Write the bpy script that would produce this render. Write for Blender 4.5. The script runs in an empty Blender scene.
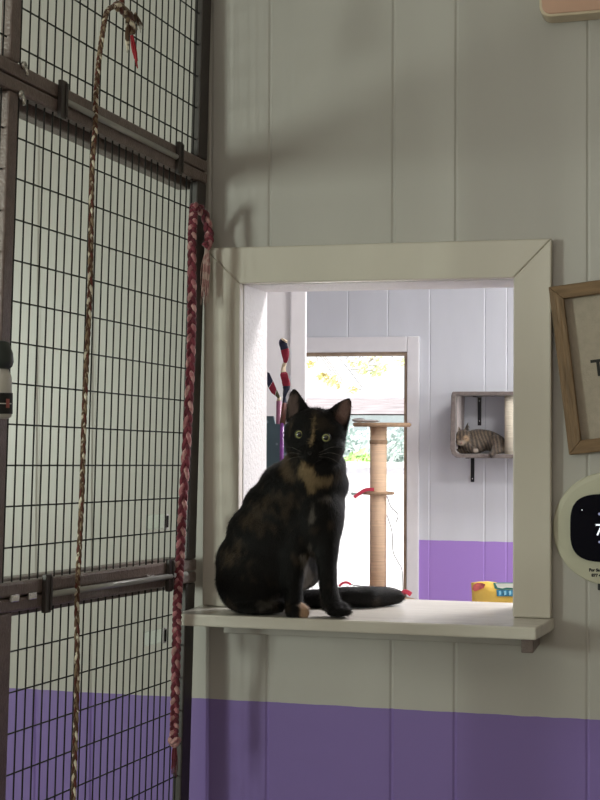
import bpy, bmesh, math, random
import numpy as np
from mathutils import Vector, Matrix

random.seed(7)
rng = np.random.default_rng(11)
scene = bpy.context.scene
COL = scene.collection
PI = math.pi

# ------------------------------------------------------------------ camera
FOC = 1500.0
CAM = Vector((0.0, -2.8, 1.45))
YAW, PITCH, ROLL = math.radians(15.0), math.radians(0.97), 0.0045
FWD = Vector((-math.sin(YAW) * math.cos(PITCH), math.cos(YAW) * math.cos(PITCH), math.sin(PITCH)))
_r = FWD.cross(Vector((0, 0, 1))).normalized()
_u = _r.cross(FWD)
RGT = math.cos(ROLL) * _r + math.sin(ROLL) * _u
UPV = -math.sin(ROLL) * _r + math.cos(ROLL) * _u


def ray(px, py):
    return (px - 300) / FOC * RGT - (py - 400) / FOC * UPV + FWD


def at(px, py, y):
    """the point of the plane Y = y that is seen in pixel (px, py)"""
    d = ray(px, py)
    return CAM + d * ((y - CAM.y) / d.y)


def atz(px, py, z):
    d = ray(px, py)
    return CAM + d * ((z - CAM.z) / d.z)


def depth(p):
    return (Vector(p) - CAM).dot(FWD)


cam_data = bpy.data.cameras.new('camera')
cam = bpy.data.objects.new('camera', cam_data)
COL.objects.link(cam)
M = Matrix((RGT, UPV, -FWD)).transposed().to_4x4()
M.translation = CAM
cam.matrix_world = M
cam_data.sensor_fit = 'VERTICAL'
cam_data.sensor_height = 24.0
cam_data.lens = FOC / 800.0 * 24.0
cam_data.clip_start = 0.05
cam_data.clip_end = 200
scene.camera = cam

# ------------------------------------------------------------------ materials
MATS = {}


def mat(name, col, rough=0.5, metal=0.0, vary=0.06, scale=20.0, bump=0.0, bscale=None, stretch=None,
        spec=0.5, emit=None, estr=0.0, sheen=0.0, trans=0.0, coat=0.0):
    if name in MATS:
        return MATS[name]
    m = bpy.data.materials.new(name)
    m.use_nodes = True
    nt = m.node_tree
    b = nt.nodes['Principled BSDF']
    tc = nt.nodes.new('ShaderNodeTexCoord')
    mp = nt.nodes.new('ShaderNodeMapping')
    nt.links.new(tc.outputs['Object'], mp.inputs['Vector'])
    if stretch:
        mp.inputs['Scale'].default_value = stretch
    nz = nt.nodes.new('ShaderNodeTexNoise')
    nz.inputs['Scale'].default_value = scale
    nz.inputs['Detail'].default_value = 4
    nt.links.new(mp.outputs['Vector'], nz.inputs['Vector'])
    rp = nt.nodes.new('ShaderNodeValToRGB')
    c = np.array(col[:3])
    rp.color_ramp.elements[0].position = 0.3
    rp.color_ramp.elements[1].position = 0.7
    rp.color_ramp.elements[0].color = (*np.clip(c * (1 - vary), 0, 1), 1)
    rp.color_ramp.elements[1].color = (*np.clip(c * (1 + vary), 0, 1), 1)
    nt.links.new(nz.outputs['Fac'], rp.inputs['Fac'])
    nt.links.new(rp.outputs['Color'], b.inputs['Base Color'])
    b.inputs['Roughness'].default_value = rough
    b.inputs['Metallic'].default_value = metal
    b.inputs['Specular IOR Level'].default_value = spec
    if sheen:
        b.inputs['Sheen Weight'].default_value = sheen
    if trans:
        b.inputs['Transmission Weight'].default_value = trans
    if coat:
        b.inputs['Coat Weight'].default_value = coat
    if emit:
        b.inputs['Emission Color'].default_value = (*emit, 1)
        b.inputs['Emission Strength'].default_value = estr
    if bump:
        n2 = nt.nodes.new('ShaderNodeTexNoise')
        n2.inputs['Scale'].default_value = bscale or scale
        n2.inputs['Detail'].default_value = 5
        nt.links.new(mp.outputs['Vector'], n2.inputs['Vector'])
        bp = nt.nodes.new('ShaderNodeBump')
        bp.inputs['Strength'].default_value = bump
        bp.inputs['Distance'].default_value = 0.01
        nt.links.new(n2.outputs['Fac'], bp.inputs['Height'])
        nt.links.new(bp.outputs['Normal'], b.inputs['Normal'])
    MATS[name] = m
    return m


def two_tone(name, low, high, z, rough, bump, bscale, stretch, spec=0.5):
    """painted panelling: one paint below the height z, another above it"""
    m = mat(name, high, rough, vary=0.03, scale=9, bump=bump, bscale=bscale, stretch=stretch, spec=spec)
    nt = m.node_tree
    b = nt.nodes['Principled BSDF']
    old = b.inputs['Base Color'].links[0].from_socket
    geo = nt.nodes.new('ShaderNodeNewGeometry')
    sp = nt.nodes.new('ShaderNodeSeparateXYZ')
    nt.links.new(geo.outputs['Position'], sp.inputs['Vector'])
    nz = nt.nodes.new('ShaderNodeTexNoise')
    nz.inputs['Scale'].default_value = 18
    nt.links.new(geo.outputs['Position'], nz.inputs['Vector'])
    ad = nt.nodes.new('ShaderNodeMath')
    ad.operation = 'MULTIPLY_ADD'
    ad.inputs[1].default_value = 0.004
    nt.links.new(nz.outputs['Fac'], ad.inputs[0])
    nt.links.new(sp.outputs['Z'], ad.inputs[2])
    gt = nt.nodes.new('ShaderNodeMath')
    gt.operation = 'GREATER_THAN'
    gt.inputs[1].default_value = z + 0.002
    nt.links.new(ad.outputs[0], gt.inputs[0])
    mx = nt.nodes.new('ShaderNodeMix')
    mx.data_type = 'RGBA'
    mx.inputs['A'].default_value = (*low, 1)
    nt.links.new(gt.outputs[0], mx.inputs['Factor'])
    nt.links.new(old, mx.inputs['B'])
    nt.links.new(mx.outputs['Result'], b.inputs['Base Color'])
    return m


def attr_mat(name, attr, rough=0.6, spec=0.3, sheen=0.0, bump=0.0, bscale=300):
    m = bpy.data.materials.new(name)
    m.use_nodes = True
    nt = m.node_tree
    b = nt.nodes['Principled BSDF']
    a = nt.nodes.new('ShaderNodeAttribute')
    a.attribute_name = attr
    nt.links.new(a.outputs['Color'], b.inputs['Base Color'])
    b.inputs['Roughness'].default_value = rough
    b.inputs['Specular IOR Level'].default_value = spec
    b.inputs['Sheen Weight'].default_value = sheen
    if bump:
        tc = nt.nodes.new('ShaderNodeTexCoord')
        n2 = nt.nodes.new('ShaderNodeTexNoise')
        n2.inputs['Scale'].default_value = bscale
        nt.links.new(tc.outputs['Object'], n2.inputs['Vector'])
        bp = nt.nodes.new('ShaderNodeBump')
        bp.inputs['Strength'].default_value = bump
        bp.inputs['Distance'].default_value = 0.004
        nt.links.new(n2.outputs['Fac'], bp.inputs['Height'])
        nt.links.new(bp.outputs['Normal'], b.inputs['Normal'])
    return m


PAINT = (0.525, 0.502, 0.475)
wall_paint = two_tone('panel_paint', (0.25, 0.170, 0.47), PAINT, 0.914, 0.33, 0.05, 14, (1, 1, 0.25))
far_paint = two_tone('far_panel_paint', (0.40, 0.24, 0.66), (0.66, 0.68, 0.72), 0.935, 0.4, 0.06, 12, (1, 1, 0.3))
trim_paint = mat('trim_paint', (0.70, 0.65, 0.575), 0.28, vary=0.03, scale=12, bump=0.10, bscale=20, stretch=(1, 1, 0.3))
jamb_paint = mat('jamb_paint', (0.80, 0.78, 0.78), 0.45, vary=0.02, scale=60, bump=0.45, bscale=130)
white_paint = mat('white_paint', (0.80, 0.79, 0.80), 0.4, vary=0.02)
shelf_paint = mat('shelf_paint', (0.72, 0.68, 0.62), 0.22, vary=0.05, scale=10, bump=0.22, bscale=28, stretch=(0.35, 1, 1))
floor_mat = mat('floor_boards', (0.19, 0.155, 0.13), 0.4, vary=0.2, scale=6, stretch=(6, 0.6, 1))
ceil_mat = mat('ceiling_paint', (0.62, 0.58, 0.54), 0.8)
plain_wall = mat('plain_wall_paint', (0.40, 0.36, 0.32), 0.6)
cage_dark = mat('cage_enamel', (0.20, 0.150, 0.138), 0.36, metal=0.05, vary=0.15, scale=60, bump=0.25, bscale=220)
wire_mat = mat('wire_black', (0.010, 0.010, 0.011), 0.38, vary=0.1)
bright_gap_mat = mat('bright_gap_grey', (0.42, 0.42, 0.40), 0.32, metal=0.35)  # pale grey stands in for the brightness of the cage gaps
clip_mat = mat('clip_brown', (0.045, 0.036, 0.034), 0.4)
steel = mat('bright_steel', (0.7, 0.69, 0.66), 0.25, metal=0.9)
clear_plate = bpy.data.materials.new('clear_plastic')
clear_plate.use_nodes = True
_nt = clear_plate.node_tree
_tr = _nt.nodes.new('ShaderNodeBsdfTransparent')
_mx = _nt.nodes.new('ShaderNodeMixShader')
_mx.inputs[0].default_value = 0.45
_tl = _nt.nodes.new('ShaderNodeBsdfTranslucent')
_tl.inputs['Color'].default_value = (.9, .95, .9, 1)
_nt.links.new(_tr.outputs[0], _mx.inputs[1])
_nt.links.new(_tl.outputs[0], _mx.inputs[2])
_nt.links.new(_mx.outputs[0], _nt.nodes['Material Output'].inputs['Surface'])
oak = mat('oak', (0.21, 0.128, 0.066), 0.55, vary=0.35, scale=14, bump=0.3, bscale=40, stretch=(6, 6, 0.7))
oak_x = mat('oak_horizontal', (0.21, 0.128, 0.066), 0.55, vary=0.35, scale=14, bump=0.3, bscale=40, stretch=(0.7, 6, 6))
canvas = mat('linen_canvas', (0.47, 0.405, 0.335), 0.85, vary=0.06, scale=90, bump=0.25, bscale=420)
black_ink = mat('black_ink', (0.012, 0.011, 0.011), 0.6)
disc_mat = mat('cream_plastic', (0.60, 0.58, 0.46), 0.30, vary=0.02)
screen_mat = mat('screen_glass', (0.003, 0.003, 0.008), 0.10, vary=0.02, spec=0.12)
lit_white = mat('lit_white', (0.8, 0.85, 0.9), 0.5, emit=(0.85, 0.9, 1.0), estr=0.9)
lit_blue = mat('lit_blue', (0.3, 0.32, 0.5), 0.5, emit=(0.35, 0.38, 0.65), estr=0.3)
salmon = mat('salmon_paint', (0.64, 0.39, 0.29), 0.45, vary=0.06, scale=9)
cream = mat('cream_paint', (0.72, 0.60, 0.45), 0.45)
dark_rub = mat('dark_rubber', (0.02, 0.02, 0.02), 0.5)


# ------------------------------------------------------------------ mesh helpers
class MB:
    def __init__(self):
        self.v, self.f, self.mi = [], [], []

    def add(self, vs, fs, mi=0):
        o = len(self.v)
        self.v += [tuple(p) for p in vs]
        self.f += [tuple(i + o for i in f) for f in fs]
        self.mi += [mi] * len(fs)
        return self

    def box(self, a, b, mi=0):
        x0, y0, z0 = (min(a[i], b[i]) for i in range(3))
        x1, y1, z1 = (max(a[i], b[i]) for i in range(3))
        return self.add([(x0, y0, z0), (x1, y0, z0), (x1, y1, z0), (x0, y1, z0), (x0, y0, z1), (x1, y0, z1), (x1, y1, z1), (x0, y1, z1)],
                        [(3, 2, 1, 0), (4, 5, 6, 7), (0, 1, 5, 4), (1, 2, 6, 5), (2, 3, 7, 6), (3, 0, 4, 7)], mi)

    def prism(self, poly, z0, z1, mi=0):
        n = len(poly)
        vs = [(x, y, z0) for x, y in poly] + [(x, y, z1) for x, y in poly]
        fs = [tuple(reversed(range(n))), tuple(range(n, 2 * n))]
        fs += [(i, (i + 1) % n, n + (i + 1) % n, n + i) for i in range(n)]
        return self.add(vs, fs, mi)

    def prism_y(self, poly, y0, y1, mi=0):
        """poly in (x, z), extruded along y"""
        n = len(poly)
        vs = [(x, y0, z) for x, z in poly] + [(x, y1, z) for x, z in poly]
        fs = [tuple(range(n)), tuple(reversed(range(n, 2 * n)))]
        fs += [((i + 1) % n, i, n + i, n + (i + 1) % n) for i in range(n)]
        return self.add(vs, fs, mi)

    def tube(self, pts, r, n=8, mi=0, cap=True):
        pts = [Vector(p) for p in pts]
        rs = r if hasattr(r, '__len__') else [r] * len(pts)
        k = len(pts)
        tang = [(pts[min(i + 1, k - 1)] - pts[max(i - 1, 0)]).normalized() for i in range(k)]
        a = tang[0].orthogonal().normalized()
        vs, fs = [], []
        for i in range(k):
            t = tang[i]
            a = (a - t * a.dot(t))
            a = a.normalized() if a.length > 1e-9 else t.orthogonal().normalized()
            b = t.cross(a)
            for j in range(n):
                w = 2 * PI * j / n
                vs.append(pts[i] + (a * math.cos(w) + b * math.sin(w)) * rs[i])
        for i in range(k - 1):
            for j in range(n):
                fs.append((i * n + j, i * n + (j + 1) % n, (i + 1) * n + (j + 1) % n, (i + 1) * n + j))
        if cap:
            fs.append(tuple(reversed(range(n))))
            fs.append(tuple((k - 1) * n + j for j in range(n)))
        return self.add(vs, fs, mi)

    def lathe(self, prof, centre, axis='z', n=32, mi=0):
        """prof: list of (radius, height)"""
        c = Vector(centre)
        vs, fs = [], []
        for r, h in prof:
            for j in range(n):
                w = 2 * PI * j / n
                x, y = r * math.cos(w), r * math.sin(w)
                vs.append(c + (Vector((x, y, h)) if axis == 'z' else Vector((x, -h, y))))
        k = len(prof)
        for i in range(k - 1):
            for j in range(n):
                fs.append((i * n + j, i * n + (j + 1) % n, (i + 1) * n + (j + 1) % n, (i + 1) * n + j))
        fs.append(tuple(reversed(range(n))))
        fs.append(tuple((k - 1) * n + j for j in range(n)))
        return self.add(vs, fs, mi)

    def ellipsoid(self, c, r, seg=16, rings=10, mi=0, basis=None):
        c = Vector(c)
        B = basis or (Vector((1, 0, 0)), Vector((0, 1, 0)), Vector((0, 0, 1)))
        vs, fs = [], []
        for i in range(1, rings):
            th = PI * i / rings
            for j in range(seg):
                ph = 2 * PI * j / seg
                q = (r[0] * math.sin(th) * math.cos(ph), r[1] * math.sin(th) * math.sin(ph), r[2] * math.cos(th))
                vs.append(c + B[0] * q[0] + B[1] * q[1] + B[2] * q[2])
        top, bot = len(vs), len(vs) + 1
        vs += [c + B[2] * r[2], c - B[2] * r[2]]
        for i in range(rings - 2):
            for j in range(seg):
                fs.append((i * seg + j, (i + 1) * seg + j, (i + 1) * seg + (j + 1) % seg, i * seg + (j + 1) % seg))
        for j in range(seg):
            fs.append((top, j, (j + 1) % seg))
            fs.append((bot, (rings - 2) * seg + (j + 1) % seg, (rings - 2) * seg + j))
        return self.add(vs, fs, mi)

    def mesh(self, name):
        me = bpy.data.meshes.new(name)
        me.from_pydata([tuple(p) for p in self.v], [], self.f)
        me.validate()
        bm = bmesh.new()
        bm.from_mesh(me)
        bmesh.ops.recalc_face_normals(bm, faces=bm.faces)
        bm.to_mesh(me)
        bm.free()
        return me

    def build(self, name, mats, parent=None, smooth=False, bevel=0.0, seg=2, matrix=None):
        me = bpy.data.meshes.new(name)
        me.from_pydata([tuple(p) for p in self.v], [], self.f)
        for m in (mats if isinstance(mats, (list, tuple)) else [mats]):
            me.materials.append(m)
        for p, i in zip(me.polygons, self.mi):
            p.material_index = i
        bm = bmesh.new()
        bm.from_mesh(me)
        bmesh.ops.recalc_face_normals(bm, faces=bm.faces)
        bm.to_mesh(me)
        bm.free()
        if smooth:
            for p in me.polygons:
                p.use_smooth = True
        o = bpy.data.objects.new(name, me)
        COL.objects.link(o)
        if matrix is not None:
            o.matrix_world = matrix
        if parent:
            o.parent = parent
        if bevel:
            bv = o.modifiers.new('bevel', 'BEVEL')
            bv.width = bevel
            bv.segments = seg
            bv.limit_method = 'ANGLE'
        return o


def tag(o, label, cat, group=None, kind=None):
    o['label'] = label
    o['category'] = cat
    if group:
        o['group'] = group
    if kind:
        o['kind'] = kind
    return o


def thing(name, label, cat, loc=(0, 0, 0), group=None):
    """an Empty at the thing's base; its parts are built in the Empty's own frame"""
    o = bpy.data.objects.new(name, None)
    o.empty_display_size = 0.05
    COL.objects.link(o)
    o.location = loc
    tag(o, label, cat, group)
    return o


def struct(o):
    o['kind'] = 'structure'
    return o


def shift(mb, loc):
    l = Vector(loc)
    mb.v = [tuple(Vector(p) - l) for p in mb.v]
    return mb


def spline(pts, n=8):
    """Catmull-Rom through the points"""
    P = [Vector(p) for p in pts]
    P = [P[0] * 2 - P[1]] + P + [P[-1] * 2 - P[-2]]
    out = []
    for i in range(1, len(P) - 2):
        p0, p1, p2, p3 = P[i - 1:i + 3]
        for k in range(n):
            t = k / n
            out.append(0.5 * ((2 * p1) + (p2 - p0) * t + (2 * p0 - 5 * p1 + 4 * p2 - p3) * t * t + (3 * p1 - p0 - 3 * p2 + p3) * t ** 3))
    out.append(P[-2])
    return out


# ------------------------------------------------------------------ the room
GAP = 0.366
GROOVES = sorted([-0.813 + GAP * k for k in range(-7, 9)] + [-0.568 + GAP * k for k in range(-8, 9)])
WT = 0.14                                   # wall thickness
HX0, HX1, HZ0, HZ1 = -0.865, -0.3365, 1.0745, 1.7245    # the hatch opening


def panel_profile(x0, x1, grooves, y=0.0, d=0.0021, w=0.0044):
    pts = [(x0, y)]
    for g in grooves:
        if x0 + w < g < x1 - w:
            pts += [(g - w, y), (g - 0.0008, y + d), (g + 0.0008, y + d), (g + w, y)]
    return pts + [(x1, y)]


def panel_wall(mb, x0, x1, z0, z1, y=0.0, t=WT, grooves=GROOVES):
    front = panel_profile(x0, x1, grooves, y)
    mb.prism(front + [(x1, y + t), (x0, y + t)], z0, z1)


RX0, RX1, RY0, RZ = -3.4, 2.2, -5.0, 3.1
w = MB()
panel_wall(w, RX0, RX1, 0, HZ0)
panel_wall(w, RX0, HX0, HZ0, HZ1)
panel_wall(w, HX1, RX1, HZ0, HZ1)
panel_wall(w, RX0, RX1, HZ1, RZ)
struct(w.build('wall_front', wall_paint))

struct(MB().box((RX0, RY0, -0.1), (RX1, 4.04, 0)).build('floor', floor_mat))
c = MB().box((RX0 - .1, RY0 - .1, RZ), (RX1 + .1, WT, RZ + 0.1))
struct(c.build('ceiling', ceil_mat))
struct(MB().box((RX0 - .1, WT, 2.6), (RX1 + .1, 4.04, 2.7)).build('ceiling_back_room', white_paint))


def wall_hole(mb, plane, fixed, t, a0, a1, z0, z1, h0, h1, hz0, hz1):
    """a wall in the plane x = fixed or y = fixed, with one opening"""
    for (p, q, r, s) in ((a0, a1, z0, hz0), (a0, a1, hz1, z1), (a0, h0, hz0, hz1), (h1, a1, hz0, hz1)):
        if plane == 'x':
            mb.box((fixed, p, r), (fixed + t, q, s))
        else:
            mb.box((p, fixed, r), (q, fixed + t, s))
    return mb


def sash(name, plane, fixed, a0, a1, z0, z1, na, nz, bar=0.03):
    mb = MB()
    def bx(p, q, r, s, d=0.02):
        if plane == 'x':
            mb.box((fixed - d, p, r), (fixed + d, q, s))
        else:
            mb.box((p, fixed - d, r), (q, fixed + d, s))
    bx(a0, a0 + .05, z0, z1); bx(a1 - .05, a1, z0, z1); bx(a0, a1, z0, z0 + .05); bx(a0, a1, z1 - .05, z1)
    for i in range(1, na):
        m = a0 + (a1 - a0) * i / na
        bx(m - bar / 2, m + bar / 2, z0, z1, 0.015)
    for i in range(1, nz):
        m = z0 + (z1 - z0) * i / nz
        bx(a0, a1, m - bar / 2, m + bar / 2, 0.0152)
    return struct(mb.build(name, white_paint))


# left wall with the window that lights the cage, rear wall with a tall narrow window
LW = (-4.05, -3.10, 1.15, 2.05)
RW = (-0.92, -0.45, 1.75, 2.95)
struct(wall_hole(MB(), 'x', RX0 - .1, .1, RY0, WT, 0, RZ, *LW).build('wall_left', plain_wall))
struct(wall_hole(MB(), 'y', RY0 - .1, .1, RX0, RX1, 0, RZ, *RW).build('wall_rear', plain_wall))
struct(MB().box((RX1, RY0, 0), (RX1 + .1, 4.04, RZ)).build('wall_right', plain_wall))
sash('window_2', 'x', RX0 - .05, *LW, 1, 2)
sash('window_3', 'y', RY0 - .05, *RW, 2, 4)

# ---- casing round the hatch, its lining
TY = -0.025
tr = MB()
ox0, ox1, oz1 = -0.939, -0.267, 1.7955
tr.prism_y([(ox0, 1.0985), (HX0, 1.0985), (HX0, HZ1), (ox0, oz1)], TY, 0)
tr.prism_y([(HX1, 1.0985), (ox1, 1.0985), (ox1, oz1), (HX1, HZ1)], TY, 0)
tr.prism_y([(ox0, oz1), (HX0, HZ1), (HX1, HZ1), (ox1, oz1)], TY - 0.0005, 0)
struct(tr.build('trim_1', trim_paint, bevel=0.003))
jb = MB()
jb.box((HX0 - .012, 0.0005, 1.0985), (HX0 + .001, WT + .02, HZ1 + .012))
jb.box((HX1 - .001, 0.0005, 1.0985), (HX1 + .012, WT + .02, HZ1 + .012))
jb.box((HX0 + .001, 0.0005, HZ1 - .001), (HX1 - .001, WT + .02, HZ1 + .012))
struct(jb.build('trim_2', jamb_paint))

# ---- shelf through the hatch
SZ = 1.098
sx0, sx1 = -0.948, -0.2805
sh = thing('window_shelf', 'painted cream wooden shelf running through the hatch, with the dark cat sitting on it', 'shelf', (-0.61, -0.1, SZ))
b = MB().prism([(sx0, -0.15), (sx1, -0.15), (-.262, -0.0005), (HX1 - .0015, -0.0005), (HX1 - .0015, .21), (HX0 + .0015, .21), (HX0 + .0015, -0.0005), (sx0, -0.0005)], SZ - .0225, SZ)
shift(b, sh.location).build('board', shelf_paint, sh, bevel=0.003)
a0, a1 = at(223, 640, -.02), at(522, 652, -.02)
shift(MB().box((a0.x, -0.018, 1.046), (a1.x, 0, SZ - .0228)), sh.location).build('apron', wall_paint, sh, bevel=0.002)
p = at(528, 640, -.10)
brk = MB().box((p.x - .011, -.112, SZ - .051), (p.x + .011, -.0185, SZ - .0228))
brk.box((p.x - .011, -.018, SZ - .051), (p.x + .011, -.0005, SZ - .0228))
shift(brk, sh.location).build('bracket', cage_dark, sh, bevel=0.002)

# ------------------------------------------------------------------ the cage
hv = ray(819, 479).normalized()
A = at(205, 168, -.014)
_h = Vector((hv.dot(RGT), hv.dot(UPV), hv.dot(FWD)))
_px, _lean = -200 / FOC, 0.031
_m = np.linalg.solve(np.array([[1, -_px], [_h.x, _h.z]]), np.array([_lean, -_h.y]))
vv = (RGT * _m[0] + UPV + FWD * _m[1]).normalized()
nn = hv.cross(vv)
CM = Matrix((-hv, nn, vv)).transposed().to_4x4()
A = A + Vector((-.005, 0, 0))
CM.translation = A
cage = thing('cat_cage', 'tall black wire cat cage standing against the wall left of the hatch', 'cage')
cage.matrix_world = CM
L = 1.45


def cbox(mb, a0, a1, b0, b1, y0, y1, mi=0):
    return mb.box((a0, y0, -b0), (a1, y1, -b1), mi)


def cpt(px, py, y=0.0):
    """cage frame coordinates of the spot on the cage side seen in a pixel"""
    d = ray(px, py)
    q = A + nn * y
    t = (q - CAM).dot(nn) / d.dot(nn)
    p = CAM + d * t - A
    return Vector((-p.dot(hv), y, p.dot(vv)))


BOUND = [-0.767, 0.010, 0.787, 1.564]
for k, b0 in enumerate(BOUND):
    if k > 0:
        cbox(MB(), -.002, L, b0 - .023, b0 - .001, -.011, .011).build('rail', cage_dark, cage, bevel=0.004)
    if k < 3:
        cbox(MB(), -.002, L, b0 + .001, b0 + .022, -.011, .011).build('rail', cage_dark, cage, bevel=0.004)
for k in (1, 2):
    b0 = BOUND[k]
    cbox(MB(), .01, L, b0 - .025, b0 + .034, -.048, -.020).build('tier_beam', cage_dark, cage, bevel=0.003)
posts = [(-.001, .041), (.730, .758), (L - .024, L)]
for k in range(3):
    for j, (p0, p1) in enumerate(posts):
        bb = BOUND[k + 1] if k < 2 else 1.564
        if k == 2 and j == 1:
            p0 = .698
        cbox(MB(), p0, p1, BOUND[k] + .0225, bb - .0235, -.0095, .0095).build('post', clip_mat if j == 0 else cage_dark, cage, bevel=0.003)
# feet down to the floor
for p0, p1 in posts:
    base = CM @ Vector(((p0 + p1) / 2, 0, -1.565))
    lo = (base.z - 0.001) / vv.z
    cbox(MB(), p0, p1, 1.565, 1.565 + lo, -.0095, .0095).build('leg', cage_dark, cage)
first = [-0.045, 0.092, 0.867]
wr = 0.00145
for k in range(3):
    top = BOUND[k] + .022
    bot = BOUND[k + 1] - .023
    for (w0, w1) in ((.0565, .722), (.770, L - .03)):
        mb = MB()
        a = w0
        while a < w1:
            mb.tube([(a, 0.003, -top), (a, 0.003, -bot)], wr, 5, cap=False)
            a += .0265
        e0, e1 = w0 - .017, w1 + .012
        if k == 0:
            bl = [-0.045 - .0618 * i for i in range(12)]
        else:
            bl = [first[k] + .0618 * i for i in range(-1, 12)]
        for q in bl:
            if top + .006 < q < bot - .006:
                mb.tube([(e0, 0.0005, -q + .003), (e1, 0.0005, -q - .003)], wr, 5, cap=False)
        mb.build('wire_mesh', wire_mat, cage)
# pale rods standing in for the light strips in the tier gaps, and the clips that hold the tiers together
for (pa, pb, bq) in (((58, 104), (168, 160), .012), ((41, 592), (178, 573), .789)):
    q0, q1 = cpt(*pa), cpt(*pb)
    MB().tube([(q0.x, .0165, -bq), (q1.x, .0165, -bq)], 0.0052, 10).build('rod', bright_gap_mat, cage, smooth=True)
for px, py in ((54, 95), (38, 595), (162, 572), (172, 153)):
    q = cpt(px, py)
    bq = 0.011 if py < 300 else 0.787
    mb = cbox(MB(), q.x - .009, q.x + .009, bq - .030, bq + .030, .0112, .0190)
    cbox(mb, q.x - .009, q.x - .003, bq - .027, bq + .027, .0190, .0215)
    mb.build('clip', clip_mat, cage, bevel=0.002)
for px, py in ((24, 595), (6, 598), (144, 575)):
    q = cpt(px, py)
    cbox(MB(), q.x - .012, q.x + .012, .782, .793, .0112, .0165).build('latch', steel, cage, bevel=0.0015)
for px, py in ((16, 66), (13, 95)):
    q = cpt(px, py)
    mb = MB().tube([(q.x, .011, q.z), (q.x, .016, q.z)], .006, 12)
    mb.tube([(q.x, .016, q.z), (q.x, .020, q.z - .016)], .003, 8)
    mb.build('hinge_pin', steel, cage, smooth=True)
for px, py in ((164, 522), (162, 637)):
    q = cpt(px, py)
    mb = cbox(MB(), q.x - .028, q.x + .055, -q.z - .014, -q.z + .013, -.012, -.009)
    pl = mb.build('card_plate', clear_plate, cage, bevel=0.001)
    cbox(MB(), q.x - .034, q.x - .020, -q.z - .014, -q.z + .014, -.0088, -.006).build('plate_clip', white_paint, pl)
    cbox(MB(), q.x - .030, q.x - .024, -q.z - .011, -q.z + .011, -.0058, -.004).build('slot', black_ink, pl)

# ------------------------------------------------------------------ bottle on the cage post
q = CM @ cpt(-3, 384, .030)
bt = thing('bottle', 'white bottle with dark grey cap and black label hanging on the cage at far left', 'bottle', q)
grey_cap = mat('grey_cap', (0.035, 0.045, 0.043), 0.4)
bot_white = mat('bottle_white', (0.72, 0.70, 0.66), 0.35, vary=0.04)
lab_red = mat('label_red', (0.40, 0.12, 0.10), 0.5)
MB().lathe([(.016, -.050), (.021, -.047), (.021, .006), (.0205, .012), (.016, .021), (.012, .026)], (0, 0, 0), n=28).build('body', bot_white, bt, smooth=True)
MB().lathe([(.0175, .022), (.0215, .025), (.0235, .032), (.0225, .044), (.017, .060), (.012, .062)], (0, 0, 0), n=28).build('cap', grey_cap, bt, smooth=True)
lb = MB()
def ring(mb, r, w0, w1, z0, z1, mi=0, n=20):
    vs, fs = [], []
    for j in range(n + 1):
        w = w0 + (w1 - w0) * j / n
        for rr in (r, r - .0008):
            vs += [(rr * math.cos(w), rr * math.sin(w), z0), (rr * math.cos(w), rr * math.sin(w), z1)]
    for j in range(n):
        a, b = j * 4, (j + 1) * 4
        fs += [(a, b, b + 1, a + 1), (a + 2, a + 3, b + 3, b + 2), (a, a + 2, b + 2, b), (a + 1, b + 1, b + 3, a + 3)]
    fs += [(0, 1, 3, 2), (n * 4, n * 4 + 2, n * 4 + 3, n * 4 + 1)]
    return mb.add(vs, fs, mi)
ring(lb, .0226, PI, 2.25 * PI, -.043, -.013, 0, 30)
lb_o = lb.build('label', black_ink, bt, smooth=False)
ring(MB(), .0230, 1.45 * PI, 2.0 * PI, -.0290, -.0275).build('label_line', bot_white, lb_o)
ring(MB(), .0230, 1.84 * PI, 1.93 * PI, -.0345, -.0215).build('label_emblem', lab_red, lb_o)
ring(MB(), .0230, 1.50 * PI, 1.62 * PI, -.0335, -.0225).build('label_emblem', lab_red, lb_o)
mk = MB()
ring(mk, .0216, 1.52 * PI, 1.68 * PI, .000, .008); ring(mk, .0216, 1.56 * PI, 1.64 * PI, -.010, .000)
mk.build('printed_arrow', black_ink, bt)
hk = MB().tube(spline([(-.022, 0, .026), (-.026, 0, .045), (-.024, -.012, .075), (-.020, -.024, .080), (-.020, -.031, .070)], 5), .0016, 6)
hk.build('hook', steel, bt, smooth=True)


# ------------------------------------------------------------------ ropes
def braid(path, amp, rs, turns, k, ph=0.0, n=8):
    """one strand of a three-strand braid along a path"""
    pts = []
    N = len(path)
    side = RGT
    for i, p in enumerate(path):
        t = turns * 2 * PI * i / (N - 1) + 2 * PI * k / 3 + ph
        tg = (path[min(i + 1, N - 1)] - path[max(i - 1, 0)]).normalized()
        sd = tg.cross(FWD).normalized()
        dn = tg.cross(sd)
        pts.append(p + sd * (amp * math.sin(t)) + dn * (amp * 0.55 * math.sin(2 * t)))
    return pts


def rope(name, label, path, amp, rs, turns, mats, origin):
    r = thing(name, label, 'rope', origin)
    for k, m in enumerate(mats):
        shift(MB().tube(braid(path, amp, rs, turns, k), rs, 8), origin).build('strand', m, r, smooth=True)
    return r


def dash_mat(name, c1, c2, sc):
    m = mat(name, c1, 0.85, vary=0.1, scale=40, sheen=0.3)
    nt = m.node_tree
    b = nt.nodes['Principled BSDF']
    tc = nt.nodes.new('ShaderNodeTexCoord')
    wv = nt.nodes.new('ShaderNodeTexNoise')
    wv.inputs['Scale'].default_value = sc
    nt.links.new(tc.outputs['Object'], wv.inputs['Vector'])
    rp = nt.nodes.new('ShaderNodeValToRGB')
    rp.color_ramp.elements[0].position = 0.46
    rp.color_ramp.elements[1].position = 0.54
    rp.color_ramp.elements[0].color = (*c1, 1)
    rp.color_ramp.elements[1].color = (*c2, 1)
    nt.links.new(wv.outputs['Fac'], rp.inputs['Fac'])
    nt.links.new(rp.outputs['Color'], b.inputs['Base Color'])
    return m


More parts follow.
